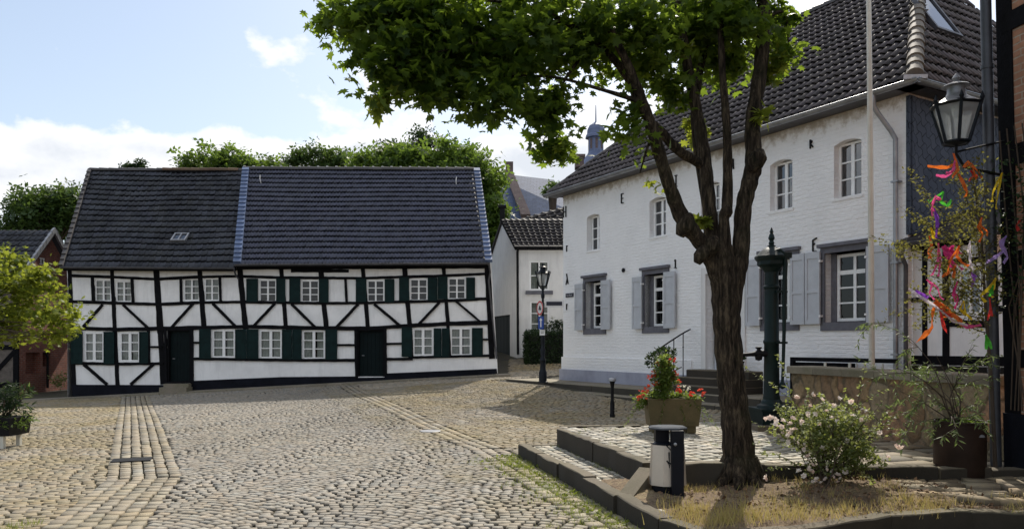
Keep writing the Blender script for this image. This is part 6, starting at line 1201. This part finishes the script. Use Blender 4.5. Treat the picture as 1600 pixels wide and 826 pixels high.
# ------------------------------------------------------------------ trees behind
def bgtree(name, label, cat, base, trunk_h, blobs, ncl, per, cr, size, mat='leaf_mid', group='trees behind the houses', shell=.5, bare=False, kind='tuft', leafk=1.0, upright=0):
    t = thing(name, label, cat, base, group); global mb; mb = MB(); top = np.mean([b[0] for b in blobs], axis=0); base = np.asarray(base, float); top = base+V(.15, 0, upright) if upright else top
    r = max(.12, .03*(top[2]-base[2])); mb.tube([base, (base+top)/2+V(.2, 0, 0), top], [r*1.3, r, r*.5], 10)
    for b in blobs:
        for k in range(3): e = b[0]+unit(rng.normal(size=3))*b[1]*.7; s_ = base+(top-base)*(.4+.4*rng.random()); mb.tube([s_, (s_+e)/2+V(0, 0, .3), e], [r*.45*leafk, r*.3*leafk, r*.1*leafk], 6)
    mb.build('trunk', 'twig', t); pts, outs, tn = crown_points(blobs, ncl, per, cr, .7, shell); scatter('crown', pts, kind, size, mat, t, .1, outs*.4, colbase=tn); return t
bgtree('deciduous_tree', 'rounded dark green tree rising above the brick outhouse', 'tree', V(-29, 44, 0), 6, [H3(70, 335, 44, 52, 38), H3(95, 310, 44, 28, 16), H3(40, 350, 44, 35, 30), H3(120, 340, 44, 25, 30)], 130, 26, .65, .28)
bgtree('deciduous_tree', 'green treetop showing over the ridge of the old left roof', 'tree', V(-19, 46, 0), 6, [H3(345, 258, 46, 62, 24), H3(320, 262, 46, 42, 18), H3(380, 262, 46, 40, 18), H3(420, 262, 46, 24, 12)], 105, 24, .5, .25, 'leaf_fresh')
bgtree('conifer_tree', 'dark tip of a conifer over the left end of the old roof', 'conifer', V(-23.8, 48, 0), 6, [H3(208, 265, 48, 14, 7), H3(218, 262, 48, 8, 9)], 22, 14, .3, .2, 'leaf_dark')
bgtree('deciduous_tree', 'loose open tree just left of the tall thin one over the main roof', 'tree', V(-12, 50, 0), 7, [H3(492, 255, 50, 32, 24), H3(455, 256, 50, 18, 14), H3(520, 252, 50, 26, 16), H3(555, 256, 50, 30, 12)], 84, 22, .5, .24, 'leaf_mid')
bgtree('deciduous_tree', 'tall thin tree poking highest above the main roof', 'tree', V(-6.6, 58, 0), 7, [H3(614, 240, 58, 22, 18), H3(662, 222, 58, 22, 16), H3(650, 240, 58, 22, 14)], 60, 18, .6, .26, 'leaf_dark')
bgtree('chestnut_tree', 'big rounded fresh green tree overhanging the right end of the main roof', 'tree', V(-5.0, 40, 0), 6, [H3(695, 275, 40, 72, 52), H3(640, 262, 40, 60, 30), H3(730, 290, 40, 44, 50), H3(752, 290, 39, 32, 42), H3(590, 262, 41, 50, 20), H3(748, 345, 38.5, 28, 38)], 430, 30, .55, .24, 'leaf_fresh', shell=.45)
bgtree('deciduous_tree', 'small dark tree beside the church roof behind the cottage', 'tree', V(3, 50, 1), 4, [H3(866, 290, 50, 8, 7), H3(856, 300, 50, 8, 6)], 16, 12, .3, .2, 'leaf_mid')
bgtree('deciduous_tree', 'dark bushy tree between the two long roofs and the cottage gable', 'tree', V(-2.0, 38, 1), 4, [H3(768, 335, 38, 15, 14), H3(762, 362, 38, 14, 30)], 60, 24, .5, .22, 'leaf_fresh')
# near tree on the left edge
lt_ = bgtree('globe_maple', 'bright yellow green maple reaching in from the left picture edge', 'maple tree', V(-10.4, 13.6, -.05), 2, [H3(60, 450, 13.6, 48, 26, 40), H3(20, 470, 13.8, 50, 42, 50), H3(80, 492, 13.5, 36, 20, 40), H3(65, 425, 13.7, 26, 11, 30), H3(105, 518, 13.5, 17, 7, 20), H3(70, 525, 13.5, 22, 9, 26), H3(-5, 410, 13.7, 32, 38, 50), H3(20, 520, 13.8, 34, 22, 40), H3(-110, 440, 13.6, 80, 90, 90)], 250, 26, .2, .085, 'leaf_bright', None, .3, kind='maple', leafk=.35, upright=2.3)
# shrub in a tub, left edge
tb_ = thing('wooden_plant_stand', 'pale wooden legged plant stand at the left picture edge', 'plant stand', V(-8.05, 12.2, -.02))
mb = MB(); zt0 = hz1(-8.05, 12.2)
for dx in (-.26, .0, .0): pass
mb.box((-8.1, 12.2, zt0+.33), (.55, .5, .28), taper=1.1); mb.build('tub', 'iron', tb_)
for dx, dy in ((-.2, -.2), (.14, -.2), (-.2, .2), (.14, .2)): q_ = MB(); q_.box((-8.1+dx, 12.2+dy, zt0+.1), (.06, .06, .22)); q_.build('leg', 'flagpole', tb_)
tbs = thing('glossy_tub_shrub', 'dark glossy shrub with pale edged leaves in the stand at the left edge', 'shrub', V(-8.1, 12.2, zt0+.45)); mb = MB()
for i in range(7): a_ = i*.9; mb.tube([V(-8.1, 12.2, zt0+.4), V(-8.1+.3*math.cos(a_), 12.2+.3*math.sin(a_), zt0+.75)], [.015, .006], 5)
mb.build('stems', 'twig', tbs); bl_ = [H3(10, 628, 12.2, 30, 28), H3(30, 615, 12.2, 18, 12), H3(-20, 635, 12.2, 35, 34)]; pts, outs, tn = crown_points(bl_, 60, 20, .09, .7, .3); scatter('foliage', pts, 'narrow', .11, 'leaf_dark', tbs, .0, outs*.6)
pts, outs, tn = crown_points(bl_, 30, 10, .1, .7, .7); scatter('pale_leaves', pts, 'narrow', .11, 'leaf_shrub', tbs, .0, outs*.6)
fb = thing('trailing_plant', 'low yellow green plant trailing over the cobbles below the tub shrub', 'plant', V(-7.8, 12.3, zt0)); pts, outs, tn = crown_points([H3(45, 652, 12.4, 22, 5), H3(20, 662, 12.1, 24, 6)], 26, 12, .07, .5, .2); scatter('foliage', pts, 'narrow', .08, 'leaf_fresh', fb, .0, outs*.5)
dg = MB(); gx_, gy_ = -5.32, 10.75; dg.box((gx_, gy_, hz1(gx_, gy_)+.002), (.5, .34, .03), .35); tag(dg.build('drain_cover', 'iron'), 'dark rectangular drain cover set in the left gutter band', 'drain cover')
dg = MB(); gx_, gy_ = -1.52, 14.3; dg.lathe([(.2, 0), (.2, .02), (.18, .024), (0, .024)], (gx_, gy_, hz1(gx_, gy_)-.012), 20); tag(dg.build('manhole_cover', 'zinc'), 'small pale round metal cover in the cobbles before the apron', 'manhole cover')
# hedge and bushes in the gap
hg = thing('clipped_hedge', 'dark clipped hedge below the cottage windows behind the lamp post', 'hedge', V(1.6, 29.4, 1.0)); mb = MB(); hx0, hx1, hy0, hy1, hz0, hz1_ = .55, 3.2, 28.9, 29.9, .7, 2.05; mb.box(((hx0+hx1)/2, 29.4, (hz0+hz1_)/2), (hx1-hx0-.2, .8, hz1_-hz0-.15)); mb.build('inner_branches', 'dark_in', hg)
n = 9000; fs = rng.integers(0, 4, n); x_ = rng.uniform(hx0, hx1, n); y_ = rng.uniform(hy0, hy1, n); z_2 = rng.uniform(hz0, hz1_, n); y_ = np.where(fs == 0, hy0, np.where(fs == 3, hy0, y_)); z_2 = np.where(fs == 1, hz1_, z_2); x_ = np.where(fs == 2, hx0, x_); pts = np.stack([x_, y_, z_2], 1)+rng.normal(0, .05, (n, 3)); scatter('foliage', pts, 'oval', .075, 'leaf_dark', hg, -.1)
cb2 = thing('flowering_shrub', 'loose leafy shrub with white blossoms against the corner of the white house', 'shrub', V(2.2, 30.5, 1.1)); mb = MB(); mb.tube([V(2.2, 30.5, 1), V(2.1, 30.4, 2.4)], .03, 6); mb.build('stems', 'twig', cb2); pts, outs, tn = crown_points([H3(868, 508, 30.3, 13, 10), H3(880, 514, 30.3, 12, 12)], 34, 16, .16, .8, .3); scatter('foliage', pts, 'oval', .1, 'leaf_dark', cb2, 0); scatter('blossoms', pts[::14], 'petals', .05, 'petal_white', cb2, 0)
wb = thing('wall_plant', 'spindly plant growing at the foot of the brick outhouse', 'plant', V(-18.0, 30.9, -.2)); pts, outs, tn = crown_points([H3(92, 595, 30, 12, 10), H3(102, 588, 30, 8, 10)], 26, 12, .14, .8, .3); scatter('foliage', pts, 'oval', .09, 'leaf_rose', wb, 0)
# ------------------------------------------------------------------ grass and weeds (stuff)
def gz_(x, y): return hz(x, y)
def tufts(name, centers, per, rad, size, mat, zf, lab=None):
    P_ = []
    for cx_, cy_ in centers:
        k = int(per*(.4+1.2*rng.random())); a = rng.normal(0, rad, (k, 2)); P_.append(np.c_[cx_+a[:, 0], cy_+a[:, 1]])
    P_ = np.concatenate(P_); z = zf(P_[:, 0], P_[:, 1]); return tag(scatter(name, np.c_[P_, z], 'blade', size, mat, None, upright=True), kind='stuff')
cs = []
while len(cs) < 110:      # dry grass along the front of the bed
    i = rng.integers(0, 5); a, b = V(*K1[i+1 if i < 1 else i]), V(*K1[min(i+2, 6)]); p = a+(b-a)*rng.random()+np.array([rng.normal(.05, .1), abs(rng.normal(.12, .2))+.08])
    if p[0] > 1.3 and p[0] < 4.9 and inside(BED, np.array([p[0]]), np.array([p[1]]))[0]: cs.append((p[0], p[1]))
tufts('dry_grass', cs, 20, .06, .085, 'grass', bedz)
cs = [(rng.uniform(1.6, 3.8), rng.uniform(6.3, 7.9)) for _ in range(160)]; cs = [c for c in cs if inside(BED, np.array([c[0]]), np.array([c[1]]))[0]]
tufts('sparse_bed_grass', cs, 9, .04, .07, 'grass', bedz)
cs = []
for _ in range(420):
    t = rng.random(); x0, y0 = .165+1.2*t, 11.05-5.0*t; cs.append((x0-.12-abs(rng.normal(.12, .25)), y0+rng.normal(0, .1)))
tufts('weeds_by_the_kerb', cs, 11, .05, .06, 'weed', lambda x, y: hz(x, y)-.015)
cs = []
for _ in range(110):
    t = rng.random()**1.3; cs.append((.165+1.2*t-.1-abs(rng.normal(0, .22)), 11.05-5.0*t))
P_ = np.array([(x_+rng.normal(-.05, .05), y_+rng.normal(0, .035)) for x_, y_ in cs for _ in range(7)]); tag(scatter('leafy_weeds', np.c_[P_, hz(P_[:, 0], P_[:, 1])+.008], 'oval', .04, 'weed', None, -.35), kind='stuff')
cs = [(.72+.7*t+rng.normal(-.08, .05), 10.9-3.0*t) for t in rng.random(22)]+[(rng.uniform(1.0, 3.0), rng.uniform(9.2, 10.9)) for _ in range(26)]
tufts('weeds_on_the_platform', cs, 12, .03, .05, 'weed', lambda x, y: np.where(inside(PLAT, x, y), plz(x, y)-.01, .15))
cs = [(rng.uniform(-8, -2.9), rng.uniform(6.3, 9)) for _ in range(60)]; dl, _, _ = segdist(SL, np.array([c[0] for c in cs]), np.array([c[1] for c in cs])); cs = [c for c, d in zip(cs, dl) if d < -.5 and c[0] < -4.2]
tufts('moss_tufts_parking', cs, 10, .05, .03, 'grass', lambda x, y: hz(x, y)-.012)
tufts('weeds_left_corner', [(-4.35+rng.normal(0, .08), 6.75+rng.normal(0, .1)) for _ in range(8)], 16, .05, .07, 'weed', lambda x, y: hz(x, y)-.01)
# dry leaves and clods on the bed
n = 900; x_ = rng.uniform(1.4, 5.4, n); y_ = rng.uniform(6.2, 8.0, n); k = inside(BED, x_, y_); pts = np.c_[x_[k], y_[k], bedz(x_[k], y_[k])+.02]; tag(scatter('fallen_leaves', pts, 'oval', .045, simple('dead_leaf', (.16, .09, .045), .8, var=.4, nscale=20), None, 0), kind='stuff')
# ------------------------------------------------------------------ light, sky, camera
SUN_AZ, SUN_EL = math.radians(16), math.radians(45)
sd = Vector((math.sin(SUN_AZ)*math.cos(SUN_EL), math.cos(SUN_AZ)*math.cos(SUN_EL), math.sin(SUN_EL)))
L = bpy.data.lights.new('sun', 'SUN'); L.energy = 5.0; L.angle = math.radians(.5); L.color = (1, .93, .82); lo = bpy.data.objects.new('sun', L); C.objects.link(lo); lo.rotation_euler = sd.to_track_quat('Z', 'Y').to_euler(); lo.location = (0, 0, 40)
w = bpy.data.worlds.new('World'); bpy.context.scene.world = w; w.use_nodes = True; nt = w.node_tree; nt.nodes.clear()
out = nt.nodes.new('ShaderNodeOutputWorld'); bg = nt.nodes.new('ShaderNodeBackground'); bg.inputs[1].default_value = .15; nt.links.new(bg.outputs[0], out.inputs[0])
sky = nt.nodes.new('ShaderNodeTexSky'); sky.sky_type = 'NISHITA'; sky.sun_disc = False; sky.sun_elevation = SUN_EL; sky.sun_rotation = SUN_AZ; sky.air_density = 1.0; sky.dust_density = 1.2; sky.ozone_density = 1.2
tc = nt.nodes.new('ShaderNodeTexCoord'); g = tc.outputs['Generated']; sp3 = nt.nodes.new('ShaderNodeSeparateXYZ'); nt.links.new(g, sp3.inputs[0])
nv = nd(nt, 'ShaderNodeVectorMath', operation='MULTIPLY'); nt.links.new(g, nv.inputs[0]); nv.inputs[1].default_value = (1, 1, 1.5)
n1 = noise(nt, nv.outputs[0], 6.0, 12, .55, .05); n2 = noise(nt, nv.outputs[0], 1.5, 3, .5)
z = sp3.outputs[2]
bank = ramp(nt, z, [(.0, .3), (.12, .45), (.18, .92), (.225, .8), (.265, .15), (.36, .0), (.46, .2), (.6, .42)])
f = mth(nt, 'ADD', mth(nt, 'ADD', mth(nt, 'MULTIPLY', n1, 1.7), -.35), mth(nt, 'ADD', mth(nt, 'MULTIPLY', mth(nt, 'SUBTRACT', bank, .52), .62), mth(nt, 'MULTIPLY', mth(nt, 'SUBTRACT', n2, .5), .45)))
dsun = nd(nt, 'ShaderNodeVectorMath', operation='DOT_PRODUCT'); nt.links.new(g, dsun.inputs[0]); dsun.inputs[1].default_value = tuple(sd)
glow = mth(nt, 'POWER', mth(nt, 'MAXIMUM', dsun.outputs[1 if len(dsun.outputs) > 1 else 0], 0.0), 6.0)
back = mth(nt, 'MULTIPLY', mth(nt, 'MAXIMUM', mth(nt, 'MULTIPLY', sp3.outputs[1], -1.0), 0.0), .22)   # unseen extra cloud behind the viewer, added to brighten the shaded fronts
f = mth(nt, 'ADD', f, mth(nt, 'ADD', mth(nt, 'MULTIPLY', glow, .2), back))
mask = ramp(nt, f, [(.47, 0.0), (.54, .65), (.66, 1.0)]); shade = ramp(nt, f, [(.50, (7.2, 7.3, 7.5)), (.60, (7.8, 7.75, 7.75)), (.72, (6.6, 6.75, 7.0)), (.86, (5.4, 5.7, 6.2))])
skyc = nd(nt, 'ShaderNodeVectorMath', {0: sky.outputs[0], 1: (1.16, 1.13, 1.08)}, operation='MULTIPLY').outputs[0]; haze = ramp(nt, z, [(0.0, .5), (.35, .26), (.8, .05)])
skyc = mixc(nt, haze, skyc, (5.2, 5.7, 6.3)); 
col = mixc(nt, mask, skyc, shade); nt.links.new(col, bg.inputs[0])
cam = bpy.data.cameras.new('camera'); cam.sensor_width = 36; cam.lens = 36*FO/1600; cam.shift_y = (HY-413)/1600; cam.clip_start = .1; cam.clip_end = 3000
co = bpy.data.objects.new('camera', cam); C.objects.link(co); co.location = (0, 0, EYE); co.rotation_euler = (PI/2, 0, 0)
sc = bpy.context.scene; sc.camera = co; sc.render.engine = 'CYCLES'; sc.view_settings.view_transform = 'Standard'; sc.view_settings.look = 'None'; sc.view_settings.exposure = 0
sc.cycles.max_bounces = 6; sc.cycles.transparent_max_bounces = 12
